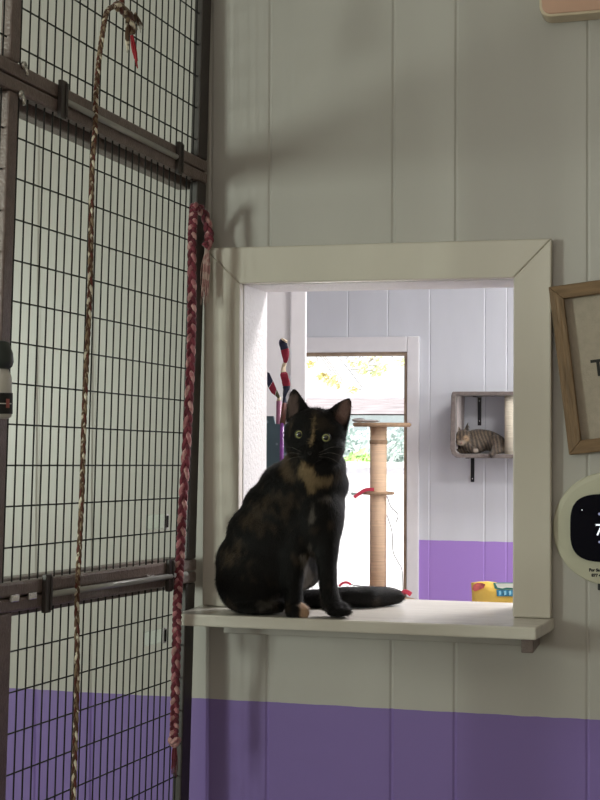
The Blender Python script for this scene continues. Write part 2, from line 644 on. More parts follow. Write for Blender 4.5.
pink_y = dash_mat('pink_fleece', (0.55, 0.30, 0.29), (0.40, 0.14, 0.16), 60)
maroon_y = dash_mat('maroon_fleece', (0.12, 0.014, 0.028), (0.19, 0.026, 0.045), 55)
rose_y = dash_mat('rose_fleece', (0.55, 0.38, 0.34), (0.40, 0.20, 0.19), 70)
cream_y = dash_mat('cream_cotton', (0.80, 0.72, 0.58), (0.13, 0.07, 0.04), 60)
rust_y = dash_mat('rust_cotton', (0.13, 0.03, 0.02), (0.09, 0.035, 0.02), 60)
tan_y = dash_mat('tan_cotton', (0.10, 0.055, 0.03), (0.26, 0.18, 0.11), 60)
red_y = mat('red_fleece', (0.45, 0.02, 0.035), 0.8, sheen=0.3)


def cage_path(pix, y):
    return [CM @ cpt(px, py, y) for px, py in pix]


# thick pink and maroon braid on the right edge of the cage
pp = cage_path([(194, 207), (192, 240), (192, 300), (191, 350), (188, 420), (183, 500), (180, 560)], .020)
yy = pp[-1].y
pp += [at(177.5, 600, -.172), at(176.5, 640, -.168)] + cage_path([(175, 700), (174, 738)], .02)
path = spline(pp, 26)
org = path[0].copy()
rp_ = rope('braided_rope', 'thick pink and maroon braided fleece rope hanging down the right edge of the cage', path, .0047, .0046, 24.0, [pink_y, maroon_y, maroon_y], org)
fold = spline(cage_path([(194, 207), (199, 208)], .024) + cage_path([(205, 216)], .026) + cage_path([(208.5, 230), (209, 240), (206, 247)], .026), 14)
for k, m in enumerate([pink_y, maroon_y, maroon_y]):
    shift(MB().tube(braid(fold, .0052, .006, 2.4, k), .0047, 8), org).build('folded_end', m, rp_, smooth=True)
def tassel(root, base, tipdir, n, length, spread, r, name, m, parent_loc):
    mb = MB()
    for i in range(n):
        o = Vector(base) + Vector((random.uniform(-1, 1), random.uniform(-1, 1) * .4, random.uniform(-1, 1))) * spread * .6
        e = o + Vector(tipdir) * length * random.uniform(.6, 1.05) + RGT * random.uniform(-1, 1) * spread + UPV * random.uniform(-.5, .5) * spread
        mid = (o + e) / 2 + RGT * random.uniform(-1, 1) * spread * .7
        mb.tube(spline([o, mid, e], 4), [r] * 7 + [r * .5] * 2, 4)
    shift(mb, parent_loc).build(name, m, root, smooth=True)
kb = CM @ cpt(207, 250, .026); ke = CM @ cpt(205, 304, .026)
tassel(rp_, kb, (ke - kb).normalized(), 26, (ke - kb).length, .007, .0011, 'frayed_end', rose_y, org)
kn = CM @ cpt(174.5, 741, .02)
mbk = MB()
mbk.ellipsoid(kn, (.0105, .009, .013))
mbk.tube([kn + RGT * .009 * math.cos(t) + UPV * (.004 * math.sin(2 * t) + .002) - FWD * .009 * math.sin(t) for t in np.linspace(0, 2 * PI, 14)], .004, 6)
shift(mbk, org).build('knot', pink_y, rp_, smooth=True)
ke = CM @ cpt(174, 776, .02)
tassel(rp_, kn, (ke - kn).normalized(), 22, (ke - kn).length, .004, .0011, 'lower_tassel', maroon_y, org)

# thin cream and rust cord
pix = [(122, 4), (116, 6), (108, 10), (104, 24), (99, 60), (96, 95), (95, 130), (92, 170), (91, 230), (90, 290), (87, 350), (84, 420), (82, 490), (79, 555), (77, 600), (77, 680), (75, 750), (73, 815)]
path2 = spline(cage_path(pix, .0215), 22)
org2 = path2[0].copy()
r2 = rope('twisted_cord', 'thin cream and rust cotton cord hanging down the middle of the cage mesh', path2, .0022, .0026, 40, [cream_y, rust_y, tan_y], org2)
loop = spline(cage_path([(122, 4), (122, -12)], .018), 6)
end = spline(cage_path([(116, 6), (121, 9), (126, 13), (130, 22), (131, 34)], .024), 10)
for k, m in enumerate([cream_y, rust_y, tan_y]):
    shift(MB().tube(braid(end, .0042, .004, 1.4, k), .0042, 8), org2).build('knotted_end', m, r2, smooth=True)
mbk = MB()
for i in range(5):
    c0 = CM @ cpt(118 + 4.0 * i, 5 + 3.4 * i, .021)
    mbk.ellipsoid(c0, (.0075 - .0006 * i, .0065, .0075))
shift(mbk, org2).build('knot', tan_y, r2, smooth=True)
kb, ke = CM @ cpt(131, 30, .022), CM @ cpt(137.5, 67, .022)
tassel(r2, kb, (ke - kb).normalized(), 16, (ke - kb).length, .0022, .0016, 'red_frayed_end', red_y, org2)
kb, ke = CM @ cpt(127, 24, .022), CM @ cpt(128, 52, .022)
tassel(r2, kb, (ke - kb).normalized(), 12, (ke - kb).length, .0022, .0013, 'cream_frayed_end', cream_y, org2)
kb, ke = CM @ cpt(134, 14, .022), CM @ cpt(139, 30, .022)
tassel(r2, kb, (ke - kb).normalized(), 20, (ke - kb).length, .006, .0010, 'tan_frayed_end', tan_y, org2)
mbh = MB().tube(loop, .005, 8)
shift(mbh, org2).build('hanging_loop', rust_y, r2, smooth=True)


# ------------------------------------------------------------------ framed canvas, thermostat, salmon panel
def text_mesh(body, size, depth_, bold=0.0):
    cu = bpy.data.curves.new('txt', 'FONT')
    cu.body = body
    cu.size = size
    cu.extrude = depth_
    cu.offset = bold
    cu.resolution_u = 4
    o = bpy.data.objects.new('txt', cu)
    COL.objects.link(o)
    dg = bpy.context.evaluated_depsgraph_get()
    me = bpy.data.meshes.new_from_object(o.evaluated_get(dg))
    bpy.data.objects.remove(o)
    return me


def text_obj(name, body, size, m, parent, loc, ex=0.0004, bold=0.0):
    me = text_mesh(body, size, ex, bold)
    me.materials.clear()
    me.materials.append(m)
    o = bpy.data.objects.new(name, me)
    COL.objects.link(o)
    o.parent = parent
    o.rotation_euler = (PI / 2, 0, 0)
    o.location = loc
    return o


FYD = -.026
tl, bl = at(548.5, 287, FYD), at(569, 455, FYD)
fh = (tl - bl).length
ang = math.atan2(bl.x - tl.x, tl.z - bl.z)
fw, fm = 0.46, 0.0245
fr = thing('picture_frame', 'oak frame hung askew on the wall right of the hatch, with lettered linen', 'picture frame')
fr.location = (bl.x, -.001, bl.z)
fr.rotation_euler = (0, -ang, 0)
for poly, m_ in (([(0, 0), (fm, fm), (fm, fh - fm), (0, fh)], oak), ([(fw, 0), (fw, fh), (fw - fm, fh - fm), (fw - fm, fm)], oak),
                 ([(0, 0), (fw, 0), (fw - fm, fm), (fm, fm)], oak_x), ([(0, fh), (fm, fh - fm), (fw - fm, fh - fm), (fw, fh)], oak_x)):
    MB().prism_y(poly, -.026, 0).build('moulding', m_, fr, bevel=0.0015)
MB().box((fm, -.008, fm), (fw - fm, -.002, fh - fm)).build('canvas', canvas, fr)
tp = at(592.3, 376.5, -.009) - Vector((bl.x, 0, bl.z))
ca, sa = math.cos(ang), math.sin(ang)
lx, lz = tp.x * ca + tp.z * sa, -tp.x * sa + tp.z * ca
text_obj('letter', 'T', .043, black_ink, fr, (lx, -.0086, lz), .0004, .0008)

tc_ = at(610, 529, -.012)
th = thing('thermostat', 'round cream thermostat with a black rounded screen on the wall right of the hatch', 'thermostat', (tc_.x, 0, tc_.z))
R0 = 57.0 * depth(tc_) / FOC
MB().lathe([(R0, -0.001), (R0, .006), (R0 - .002, .0085), (R0 - .010, .0095)], (0, 0, 0), 'y', 96).build('wall_plate', disc_mat, th, smooth=False)
sp = []
rx_, rz_ = 39.0 * depth(tc_) / FOC, 34.0 * depth(tc_) / FOC
for i in range(72):
    w_ = 2 * PI * i / 72
    cx, cz = math.cos(w_), math.sin(w_)
    sp.append((rx_ * abs(cx) ** (2 / 3.3) * (1 if cx > 0 else -1), rz_ * abs(cz) ** (2 / 3.3) * (1 if cz > 0 else -1) + .009 * 0))
cz0 = at(610, 528, -.012).z - tc_.z
mb = MB().prism_y([(x, z + cz0) for x, z in sp], -.024, -.0096)
mb.build('screen', screen_mat, th, bevel=0.003)
s7 = at(595.5, 534.8, -.0245) - Vector((tc_.x, 0, tc_.z))
text_obj('digit', '7', .030, lit_white, th, (s7.x - .001, -.0243, s7.z - .001), .0002)
for (px, py, r_, m_) in ((582, 510, .0010, lit_white), (599.5, 514, .0026, lit_blue), (599.5, 542, .0022, lit_blue)):
    q = at(px, py, -.0245) - Vector((tc_.x, 0, tc_.z))
    MB().lathe([(r_, .0241), (r_, .0246)], (q.x, 0, q.z), 'y', 14).build('screen_dot', m_, th)
q = at(589, 571.3, -.0105) - Vector((tc_.x, 0, tc_.z))
text_obj('printed_line', 'For Se', .0074, black_ink, th, (q.x, -.0097, q.z), .0003, .0005)
q = at(591.5, 576.6, -.0105) - Vector((tc_.x, 0, tc_.z))
text_obj('printed_line', '877 4', .0074, black_ink, th, (q.x, -.0097, q.z), .0003, .0005)
q = at(601, 586, -.006) - Vector((tc_.x, 0, tc_.z))
MB().box((q.x - .006, -.008, q.z - .008), (q.x + .02, -.0005, q.z + .012)).build('lower_tab', dark_rub, th, bevel=0.002)


def rrect(x0, x1, z0, z1, r, n=6):
    pts = []
    for cx, cz, s in ((x1 - r, z1 - r, 0), (x0 + r, z1 - r, 1), (x0 + r, z0 + r, 2), (x1 - r, z0 + r, 3)):
        for i in range(n + 1):
            w_ = PI / 2 * (s + i / n)
            pts.append((cx + r * math.cos(w_), cz + r * math.sin(w_)))
    return pts


q = at(539.5, 17.5, -.05)
sg = thing('wall_panel', 'salmon pink panel with cream rounded edge high on the wall at upper right', 'sign', (q.x, 0, q.z))
sg.rotation_euler = (0, -.018, 0)
MB().prism_y(rrect(0, .62, 0, .40, .020), -.050, -.001).build('edge_band', cream, sg, bevel=0.003)
MB().prism_y(rrect(.0045, .6155, .0045, .3955, .017), -.053, -.050).build('face', salmon, sg, bevel=0.0015)


# ------------------------------------------------------------------ animals
def hull_chain(mb, balls):
    """tapered limbs: the hull of each pair of neighbouring balls"""
    for (c0, r0), (c1, r1) in zip(balls[:-1], balls[1:]):
        bm = bmesh.new()
        for c, r in ((c0, r0), (c1, r1)):
            bmesh.ops.create_icosphere(bm, subdivisions=3, radius=r, matrix=Matrix.Translation(c))
        res = bmesh.ops.convex_hull(bm, input=bm.verts)
        bm.verts.ensure_lookup_table()
        bmesh.ops.delete(bm, geom=[v for v in bm.verts if not v.link_faces], context='VERTS')
        bm.verts.index_update()
        mb.add([v.co.copy() for v in bm.verts], [tuple(v.index for v in f.verts) for f in bm.faces])
        bm.free()


def hull_pts(mb, pts):
    bm = bmesh.new()
    for p in pts:
        bm.verts.new(p)
    bmesh.ops.convex_hull(bm, input=bm.verts)
    bmesh.ops.delete(bm, geom=[v for v in bm.verts if not v.link_faces], context='VERTS')
    bm.verts.index_update()
    mb.add([v.co.copy() for v in bm.verts], [tuple(v.index for v in f.verts) for f in bm.faces])
    bm.free()


def fuse(mb, voxel, smooth_iter, fac=0.5):
    me = mb.mesh('tmp')
    o = bpy.data.objects.new('tmp', me)
    COL.objects.link(o)
    m = o.modifiers.new('r', 'REMESH')
    m.mode = 'VOXEL'
    m.voxel_size = voxel
    s = o.modifiers.new('s', 'SMOOTH')
    s.factor = fac
    s.iterations = smooth_iter
    dg = bpy.context.evaluated_depsgraph_get()
    out = bpy.data.meshes.new_from_object(o.evaluated_get(dg))
    bpy.data.objects.remove(o)
    for p in out.polygons:
        p.use_smooth = True
    return out


def vnoise(P, f, seed=0):
    """cheap smooth noise in [-1, 1]"""
    r = np.random.default_rng(seed)
    out = np.zeros(len(P))
    for i in range(6):
        d = r.normal(size=3)
        d /= np.linalg.norm(d)
        out += np.sin(P @ d * f * (0.7 + 0.7 * r.random()) + r.random() * 6.28)
    return out / 3.0


def set_colour(me, cols, name='coat_colour'):
    at_ = me.color_attributes.new(name, 'FLOAT_COLOR', 'POINT')
    arr = np.ones((len(me.vertices), 4), dtype=np.float32)
    arr[:, :3] = cols
    at_.data.foreach_set('color', arr.ravel())


def verts_of(me):
    P = np.empty(len(me.vertices) * 3)
    me.vertices.foreach_get('co', P)
    N = np.empty(len(me.vertices) * 3)
    me.vertex_normals.foreach_get('vector', N)
    return P.reshape(-1, 3), N.reshape(-1, 3)


def fur_blades(me, colf, n, length, width, flow, lift, keep=None, zmin=-9):
    me.calc_loop_triangles()
    P, N = verts_of(me)
    T = np.array([t.vertices[:] for t in me.loop_triangles])
    A_, B_, C_ = P[T[:, 0]], P[T[:, 1]], P[T[:, 2]]
    ar = np.linalg.norm(np.cross(B_ - A_, C_ - A_), axis=1)
    idx = rng.choice(len(T), size=n, p=ar / ar.sum())
    u, v = rng.random(n), rng.random(n)
    fl = u + v > 1
    u[fl], v[fl] = 1 - u[fl], 1 - v[fl]
    w_ = 1 - u - v
    base = A_[idx] * w_[:, None] + B_[idx] * u[:, None] + C_[idx] * v[:, None]
    nor = N[T[idx, 0]] * w_[:, None] + N[T[idx, 1]] * u[:, None] + N[T[idx, 2]] * v[:, None]
    nor /= np.linalg.norm(nor, axis=1)[:, None]
    if keep is not None:
        k = keep(base)
        base, nor = base[k], nor[k]
    n = len(base)
    f = flow(base) + rng.normal(size=(n, 3)) * 0.25
    f -= nor * np.sum(f * nor, axis=1)[:, None]
    f /= np.linalg.norm(f, axis=1)[:, None] + 1e-9
    ln = length * (0.6 + 0.7 * rng.random(n))
    lf = lift * (0.5 + rng.random(n))
    tip = base + (f * np.cos(lf)[:, None] + nor * np.sin(lf)[:, None]) * ln[:, None]
    side = np.cross(f, nor)
    side /= np.linalg.norm(side, axis=1)[:, None]
    base2 = base - nor * 0.0008
    V = np.empty((n * 3, 3))
    V[0::3] = base2 - side * width
    V[1::3] = base2 + side * width
    V[2::3] = tip
    m2 = bpy.data.meshes.new('fur')
    m2.from_pydata(V.tolist(), [], [(3 * i, 3 * i + 1, 3 * i + 2) for i in range(n)])
    tip[:, 2] = np.maximum(tip[:, 2], zmin)
    V[2::3] = tip
    cl = colf(base)
    cl = cl * (0.75 + 0.5 * rng.random((n, 1)))
    set_colour(m2, np.repeat(cl, 3, axis=0))
    return m2


def S(y=-.1):
    return depth(at(300, 500, y)) / FOC


CB = (RGT, -FWD, UPV)


DY = 0.02      # how far in from the shelf's front the cat sits


def ell(mb, px, py, y, rx, ry, d, rot=0.0):
    c0 = at(px, py, y + DY)
    s = depth(c0) / FOC
    a = RGT * math.cos(rot) + UPV * math.sin(rot)
    b = -RGT * math.sin(rot) + UPV * math.cos(rot)
    mb.ellipsoid(c0, (rx * s, d, ry * s), 28, 18, basis=(a, -FWD, b))


def bl_(px, py, y, r):
    c0 = at(px, py, y + DY)
    return (c0, r * depth(c0) / FOC)


# ---- the tortoiseshell cat on the shelf
mb = MB()
ell(mb, 315, 437, -.130, 29, 27, .046)              # skull
ell(mb, 314, 468, -.112, 33, 27, .052)              # throat
ell(mb, 304, 485, -.100, 46, 28, .060)              # shoulders
ell(mb, 294, 506, -.090, 52, 32, .068)              # chest
ell(mb, 283, 532, -.092, 57, 36, .064)              # barrel
ell(mb, 267, 562, -.094, 52, 40, .064)
ell(mb, 318, 515, -.108, 27, 42, .050)              # breast
ell(mb, 256, 580, -.102, 41, 35, .064)              # haunch
ell(mb, 304, 566, -.070, 19, 24, .040)              # belly
hull_chain(mb, [bl_(300, 525, -.115, 21), bl_(294, 562, -.130, 13.5), bl_(293, 585, -.134, 10)])
hull_chain(mb, [bl_(325, 520, -.114, 18), bl_(327, 560, -.126, 11), bl_(328, 580, -.130, 9.4)])
body = fuse(mb, .0040, 28)
mb = MB()
mb.add([v.co.copy() for v in body.vertices], [tuple(p.vertices) for p in body.polygons])
bpy.data.meshes.remove(body)
ell(mb, 315, 437, -.130, 31, 29, .046)              # head
ell(mb, 299, 446, -.138, 14, 14, .034)              # cheeks
ell(mb, 331, 448, -.136, 14, 14, .034)
ell(mb, 311, 453, -.166, 13, 10, .021)              # muzzle
ell(mb, 308, 461, -.156, 8.5, 6.5, .019)            # chin
ell(mb, 312, 442, -.163, 7, 13, .017, .15)          # bridge of the nose
ell(mb, 250, 590, -.112, 31, 24, .045)              # near thigh
ell(mb, 260, 606, -.132, 28, 8, .032)               # hind foot
hull_chain(mb, [bl_(294, 562, -.130, 11.5), bl_(293, 588, -.134, 9.5), bl_(294, 605, -.138, 9.5)])
hull_chain(mb, [bl_(327, 560, -.126, 10), bl_(328, 585, -.130, 9.2), bl_(331, 603, -.132, 10)])
# paws with toes
for cx, cy, y0, dx in ((297, 610, -.142, 2.2), (338, 609, -.136, 3.0)):
    ell(mb, cx, cy, y0, 12, 7.8, .023)
    for i in range(4):
        ell(mb, cx - 8.2 + 5.4 * i + dx * .3, cy + 2.6, y0 - .017 + (.004 if i in (0, 3) else 0), 3.9, 5.0, .010)
# tail curling round to the right
tb = []
for px, py, r_ in ((262, 598, 9), (290, 600, 9), (320, 598.5, 9.6), (345, 597.5, 10.8), (368, 597.3, 10.6), (386, 596.8, 9.4), (399, 595.8, 6.8), (406.5, 594.3, 3.6)):
    z_ = SZ + r_ * 1.85e-3 + (.004 if px > 395 else 0.0005)
    y_ = {262: -.03, 290: .0}.get(px)
    c0 = at(px, py, y_ + DY) if y_ is not None else atz(px, py, z_)
    tb.append((Vector((c0.x, min(c0.y, .095), c0.z)), r_ * depth(c0) / FOC))
hull_chain(mb, tb)
# ears: rounded shells
for pts, yb_ in (([(285, 420), (286.2, 404), (289.5, 391.5), (293, 387.6), (296.2, 389), (301.5, 397), (308, 409)], -.128),
                ([(326, 411), (337, 402.5), (345, 398.2), (350.2, 397.6), (351.8, 401), (350.8, 413), (346, 432)], -.124)):
    yb = yb_ + DY
    q_ = [at(x, y_, yb) for x, y_ in pts]
    ctr = (q_[0] + q_[-1]) / 2
    inw = (at(316, 442, yb) - ctr) * .45
    tipv = q_[3]
    back = []
    for p_ in q_:
        k = (p_ - tipv).length / (ctr - tipv).length
        back.append(p_ * .94 + (ctr + inw * .2) * .06 + Vector((0, .004 + .012 * min(k, 1), 0)))
    hull_pts(mb, q_ + back + [q_[0] + inw, q_[-1] + inw, q_[0] + inw + Vector((0, .016, 0)), q_[-1] + inw + Vector((0, .016, 0))])
cat_mesh = fuse(mb, .0028, 6)
for v_ in cat_mesh.vertices:
    if v_.co.z < SZ + .0008:
        v_.co.z = SZ + .0008
origin = Vector((at(290, 600, -.10 + DY).x, -.10 + DY, SZ))


def seg_d(P, a, b):
    a, b = np.array(a), np.array(b)
    ab = b - a
    t = np.clip(((P - a) @ ab) / (ab @ ab), 0, 1)
    return np.linalg.norm(P - (a + t[:, None] * ab), axis=1)


from mathutils.bvhtree import BVHTree
_bvh = BVHTree.FromPolygons([v.co.copy() for v in cat_mesh.vertices], [tuple(p.vertices) for p in cat_mesh.polygons])


def fx(px, py):
    hit = _bvh.ray_cast(CAM, ray(px, py).normalized())
    return hit[0] if hit[0] is not None else at(px, py, -.1)


TAN = np.array((0.25, 0.175, 0.095))
BROWN = np.array((0.070, 0.048, 0.030))
BLACK = np.array((0.0045, 0.0038, 0.0040))
GREYF = np.array((0.19, 0.165, 0.145))


def tortie(P):
    n1 = vnoise(P, 95, 1)
    n2 = vnoise(P, 240, 2)
    n3 = vnoise(P, 520, 3)
    c = np.tile(BLACK, (len(P), 1))
    br = np.clip((n1 + .55 * n2 + .35 * n3 - .62) * 1.1, 0, 1)[:, None] * .40
    c = c * (1 - br) + BROWN * br

    def patch(col, a, b, r, s=.006, amt=.9, wob=.006):
        nonlocal c
        d = seg_d(P, a, b) + wob * (n2 * .6 + n3 * .6)
        k = np.clip((r - d) / s + .5, 0, 1)[:, None] * amt
        c = c * (1 - k) + col * k
    # blaze, chin and bib
    patch(TAN * 1.25, fx(314.5, 417), fx(312.5, 436), .0018, .003, .85, .002)
    patch(TAN * 1.25, fx(312.5, 436), fx(310.5, 446), .0026, .003, .9, .002)
    patch(TAN * 1.2, fx(304, 463), fx(308, 469), .009, .006, .85, .004)
    patch(TAN * 1.0, fx(303, 472), fx(314, 479), .012, .008, .9, .004)
    patch(TAN * .95, fx(314, 481), fx(328, 481), .009, .008, .8, .005)
    patch(TAN * .95, fx(310, 478), fx(311, 487), .009, .008, .8, .005)
    patch(BROWN * 1.6, fx(286, 458), fx(290, 476), .011, .012, .8)
    patch(BROWN * 2.2, fx(292, 424), fx(290, 436), .004, .008, .5)
    patch(GREYF * .8, fx(322, 500), fx(330, 498), .005, .008, .6)
    patch(GREYF * .8, fx(313, 505), fx(311, 550), .0035, .006, .7)
    patch(BROWN * 1.0, fx(270, 498), fx(250, 520), .014, .02, .6, .014)
    patch(BROWN * 1.0, fx(238, 545), fx(228, 560), .013, .02, .6, .014)
    patch(BROWN * 1.0, fx(285, 515), fx(290, 500), .008, .02, .5, .014)
    patch(GREYF * .7, fx(262, 606), fx(276, 600), .006, .01, .5)
    patch(GREYF * 1.1, fx(306, 562), fx(308, 582), .012, .01, .75)
    patch(np.array((.55, .36, .24)), fx(304, 606), fx(305, 614), .0095, .003, 1.0, .001)
    patch(np.array((.15, .10, .09)), fx(293, 399), fx(294, 411), .0105, .006, .9, .002)
    patch(np.array((.20, .115, .10)), fx(346, 407), fx(340, 419), .0115, .006, .9, .002)
    return c


P_, N_ = verts_of(cat_mesh)
set_colour(cat_mesh, tortie(P_))
fur_mat = attr_mat('tortie_coat', 'coat_colour', 0.6, 0.18, 0.02, 0.5, 420)
blade_mat = attr_mat('tortie_fur', 'coat_colour', 0.55, 0.25, 0.0)
keepf = lambda B: np.ones(len(B), bool)
eyeL, eyeR = at(299.4, 434.5, -.172 + DY), at(326, 437.8, -.168 + DY)
nose = at(309.8, 453.2, -.187 + DY)


def keep_cat(B):
    k = np.ones(len(B), bool)
    for e in (eyeL, eyeR):
        k &= np.linalg.norm(B - np.array(e), axis=1) > .0125
    k &= np.linalg.norm(B - np.array(nose), axis=1) > .006
    return k


def cat_flow(B):
    f = np.tile(np.array((-0.25, 0.15, -1.0)), (len(B), 1))
    hd = np.linalg.norm(B - np.array(at(315, 437, -.13 + DY)), axis=1) < .058
    f[hd] = (B[hd] - np.array(at(310, 455, -.20 + DY)))
    low = B[:, 2] < SZ + .035
    tail = low & (B[:, 0] > at(345, 600, .02).x)
    f[tail] = np.array((1, .2, 0))
    return f


fur_me = fur_blades(cat_mesh, tortie, 60000, .0095, .00045, cat_flow, .30, keep_cat, SZ + .0006)
cat = bpy.data.objects.new('tortoiseshell_cat', cat_mesh)
COL.objects.link(cat)
cat_mesh.materials.append(fur_mat)
for me_ in (cat_mesh, fur_me):
    me_.transform(Matrix.Translation(-origin))
cat.location = origin
tag(cat, 'black tortoiseshell cat sitting upright on the hatch shelf, looking at the viewer', 'cat')
fur = bpy.data.objects.new('fur', fur_me)
fur_me.materials.append(blade_mat)
COL.objects.link(fur)
fur.parent = cat
fur['kind'] = 'stuff'
eye_rim = mat('eye_rim', (0.01, 0.009, 0.009), 0.3)
iris = mat('iris', (0.34, 0.34, 0.14), 0.15, vary=0.2, scale=300, coat=1.0)
pupil = mat('pupil', (0.003, 0.003, 0.003), 0.05, coat=1.0)


def eyeball(c0, r_, parent, look):
    look = look.normalized()
    mb = MB()
    a = look.orthogonal().normalized()
    mb.ellipsoid(Vector(c0) - look * r_ * .35 - origin, (r_, r_, r_), 36, 30, basis=(a, look.cross(a), look))
    o = mb.build('eye', [eye_rim, iris, pupil], parent, smooth=True)
    cc = Vector(c0) - look * r_ * .35 - origin
    for p in o.data.polygons:
        an = math.degrees((p.center - cc).angle(look))
        p.material_index = 2 if an < 31 else (1 if an < 50 else 0)
    return o


look = (CAM - Vector(eyeL))
eyeball(eyeL, .0098, cat, look + Vector((-.25, 0, 0)))
eyeball(eyeR + FWD * .0022, .0095, cat, look + Vector((-.1, 0, 0)))
nm = mat('nose_leather', (0.012, 0.010, 0.010), 0.35)
mbn = MB()
hull_pts(mbn, [nose + RGT * .0055 + UPV * .003, nose - RGT * .0055 + UPV * .003, nose - UPV * .005, nose - FWD * .0045 - UPV * .0005,
               nose + FWD * .008 + RGT * .005, nose + FWD * .008 - RGT * .005])
shift(mbn, origin).build('nose', nm, cat, bevel=0.001)
wh = mat('whisker', (0.22, 0.20, 0.18), 0.4)
for sd in (-1, 1):
    for i in range(3):
        s0 = at(311 + sd * 8, 453 + i * 1.8, -.183 + DY)
        e0 = s0 + RGT * sd * (.040 + .006 * random.random()) + UPV * (.010 - .013 * i) + FWD * .012
        mbw = MB().tube(spline([s0, (s0 + e0) / 2 + UPV * .005, e0], 4), [.00020] * 6 + [.00012] * 3, 4)
        shift(mbw, origin).build('whisker', wh, cat)

# ------------------------------------------------------------------ back room
FY = 3.9
fg = [-1.955, -1.569, -1.382, -1.188, -0.939, -0.84, -0.62, -0.43, -0.2, 0.05, 0.3, 0.6, 0.9, 1.2, 1.5, 1.8]
WX0, WX1, WZ0, WZ1 = -2.05, -1.289, 0.35, 1.785
fwall = MB()
panel_wall(fwall, RX0, WX0, 0, 2.6, FY, WT, fg)
panel_wall(fwall, WX1, RX1, 0, 2.6, FY, WT, fg)
panel_wall(fwall, WX0, WX1, WZ1, 2.6, FY, WT, fg)
panel_wall(fwall, WX0, WX1, 0, WZ0, FY, WT, fg)
struct(fwall.build('wall_far', far_paint))
struct(MB().box((RX0 - .1, WT, 0), (RX0, 4.04, 2.6)).build('wall_left_back_room', white_paint))
# white partition that hides the left end of the far wall
py_ = 1.6
qx = at(307, 300, py_).x
qs = at(291, 300, py_).x
struct(MB().box((RX0, py_, 0), (qs - .0015, py_ + .05, 2.6)).build('wall_partition', white_paint))
struct(MB().box((qs + .0015, py_ - .012, 0), (qx, py_ + .0, 2.6)).build('trim_3', white_paint, bevel=.003))
# far window: casing, tan sash, glass
cs = MB()
cs.box((WX1, FY - .022, WZ0 - .07), (WX1 + .055, FY, WZ1 + .07))
cs.box((WX0 - .055, FY - .022, WZ1), (WX1 - .0005, FY, WZ1 + .07))
cs.box((WX0 - .055, FY - .022, WZ0 - .07), (WX0, FY, WZ1 - .0005))
cs.box((WX0 + .0005, FY - .022, WZ0 - .07), (WX1 - .0005, FY, WZ0))
struct(cs.build('trim_4', white_paint, bevel=.004))
tan_wood = mat('tan_sash', (0.36, 0.27, 0.19), 0.5, vary=.15)
ss = MB()
ss.box((WX1 - .016, FY - .006, WZ0), (WX1, FY + .05, WZ1))
ss.box((WX0, FY - .006, WZ0), (WX0 + .016, FY + .05, WZ1))
ss.box((WX0 + .016, FY - .006, WZ1 - .016), (WX1 - .016, FY + .05, WZ1))
ss.box((WX0 + .016, FY - .006, WZ0), (WX1 - .016, FY + .05, WZ0 + .016))
win = struct(ss.build('window_1', tan_wood))
gm = bpy.data.materials.new('window_glass')
gm.use_nodes = True
nt = gm.node_tree
nt.nodes.clear()
out = nt.nodes.new('ShaderNodeOutputMaterial')
mx = nt.nodes.new('ShaderNodeMixShader')
tr_ = nt.nodes.new('ShaderNodeBsdfTransparent')
gl = nt.nodes.new('ShaderNodeBsdfGlossy')
gl.inputs['Roughness'].default_value = 0.03
fz = nt.nodes.new('ShaderNodeFresnel')
fz.inputs['IOR'].default_value = 1.25
nt.links.new(fz.outputs[0], mx.inputs[0])
nt.links.new(tr_.outputs[0], mx.inputs[1])
nt.links.new(gl.outputs[0], mx.inputs[2])
nt.links.new(mx.outputs[0], out.inputs['Surface'])
MB().box((WX0 + .016, FY + .025, WZ0 + .016), (WX1 - .016, FY + .029, WZ1 - .016)).build('glass', gm, win)

# ---- cat tree in front of the window
TYC = 3.45
sisal = mat('sisal', (0.80, 0.57, 0.38), 0.85, vary=.10, scale=9, stretch=(1, 1, 26), bump=.3, bscale=10)
tan_ply = mat('tan_carpet', (0.42, 0.28, 0.17), 0.9, vary=.15, scale=60)
pc = at(378.5, 420, TYC)
tree = thing('cat_tree', 'tan sisal cat tree with round platforms in front of the far window', 'cat tree', (pc.x, TYC, 0))
sc_ = depth(pc) / FOC
ptop = at(378, 424, TYC).z
pmid = at(378, 493, TYC).z
plow = at(378, 600, TYC).z
MB().lathe([(8.4 * sc_, plow), (8.4 * sc_, pmid - .012), (8.4 * sc_, pmid + .012), (8.4 * sc_, ptop - .012)], (0, 0, 0), n=28).build('post', sisal, tree, smooth=True)
MB().lathe([(8.9 * sc_, at(378, 441, TYC).z - .012), (8.9 * sc_, at(378, 441, TYC).z + .004)], (0, 0, 0), n=28).build('post_band', tan_ply, tree, smooth=True)
dxp = at(382, 424, TYC).x - pc.x
MB().lathe([(.118, ptop - .012), (.124, ptop - .006), (.124, ptop + .002), (.118, ptop + .006)], (dxp, 0, 0), n=36).build('platform', tan_ply, tree)
MB().lathe([(.066, pmid - .006), (.07, pmid - .003), (.07, pmid + .002), (.066, pmid + .005)], (at(378, 493, TYC).x - pc.x, 0, 0), n=28).build('platform', tan_ply, tree)
MB().lathe([(.17, plow - .03), (.175, plow - .024), (.175, plow - .008), (.17, plow)], (0, 0, 0), n=36).build('platform', tan_ply, tree)
MB().lathe([(8.4 * sc_, .031), (8.4 * sc_, plow - .031)], (0, 0, 0), n=28).build('lower_post', sisal, tree, smooth=True)
MB().box((-.22, -.22, 0), (.22, .22, .03)).build('base', tan_ply, tree, bevel=.006)
grey_str = mat('grey_string', (0.10, 0.10, 0.10), 0.7)
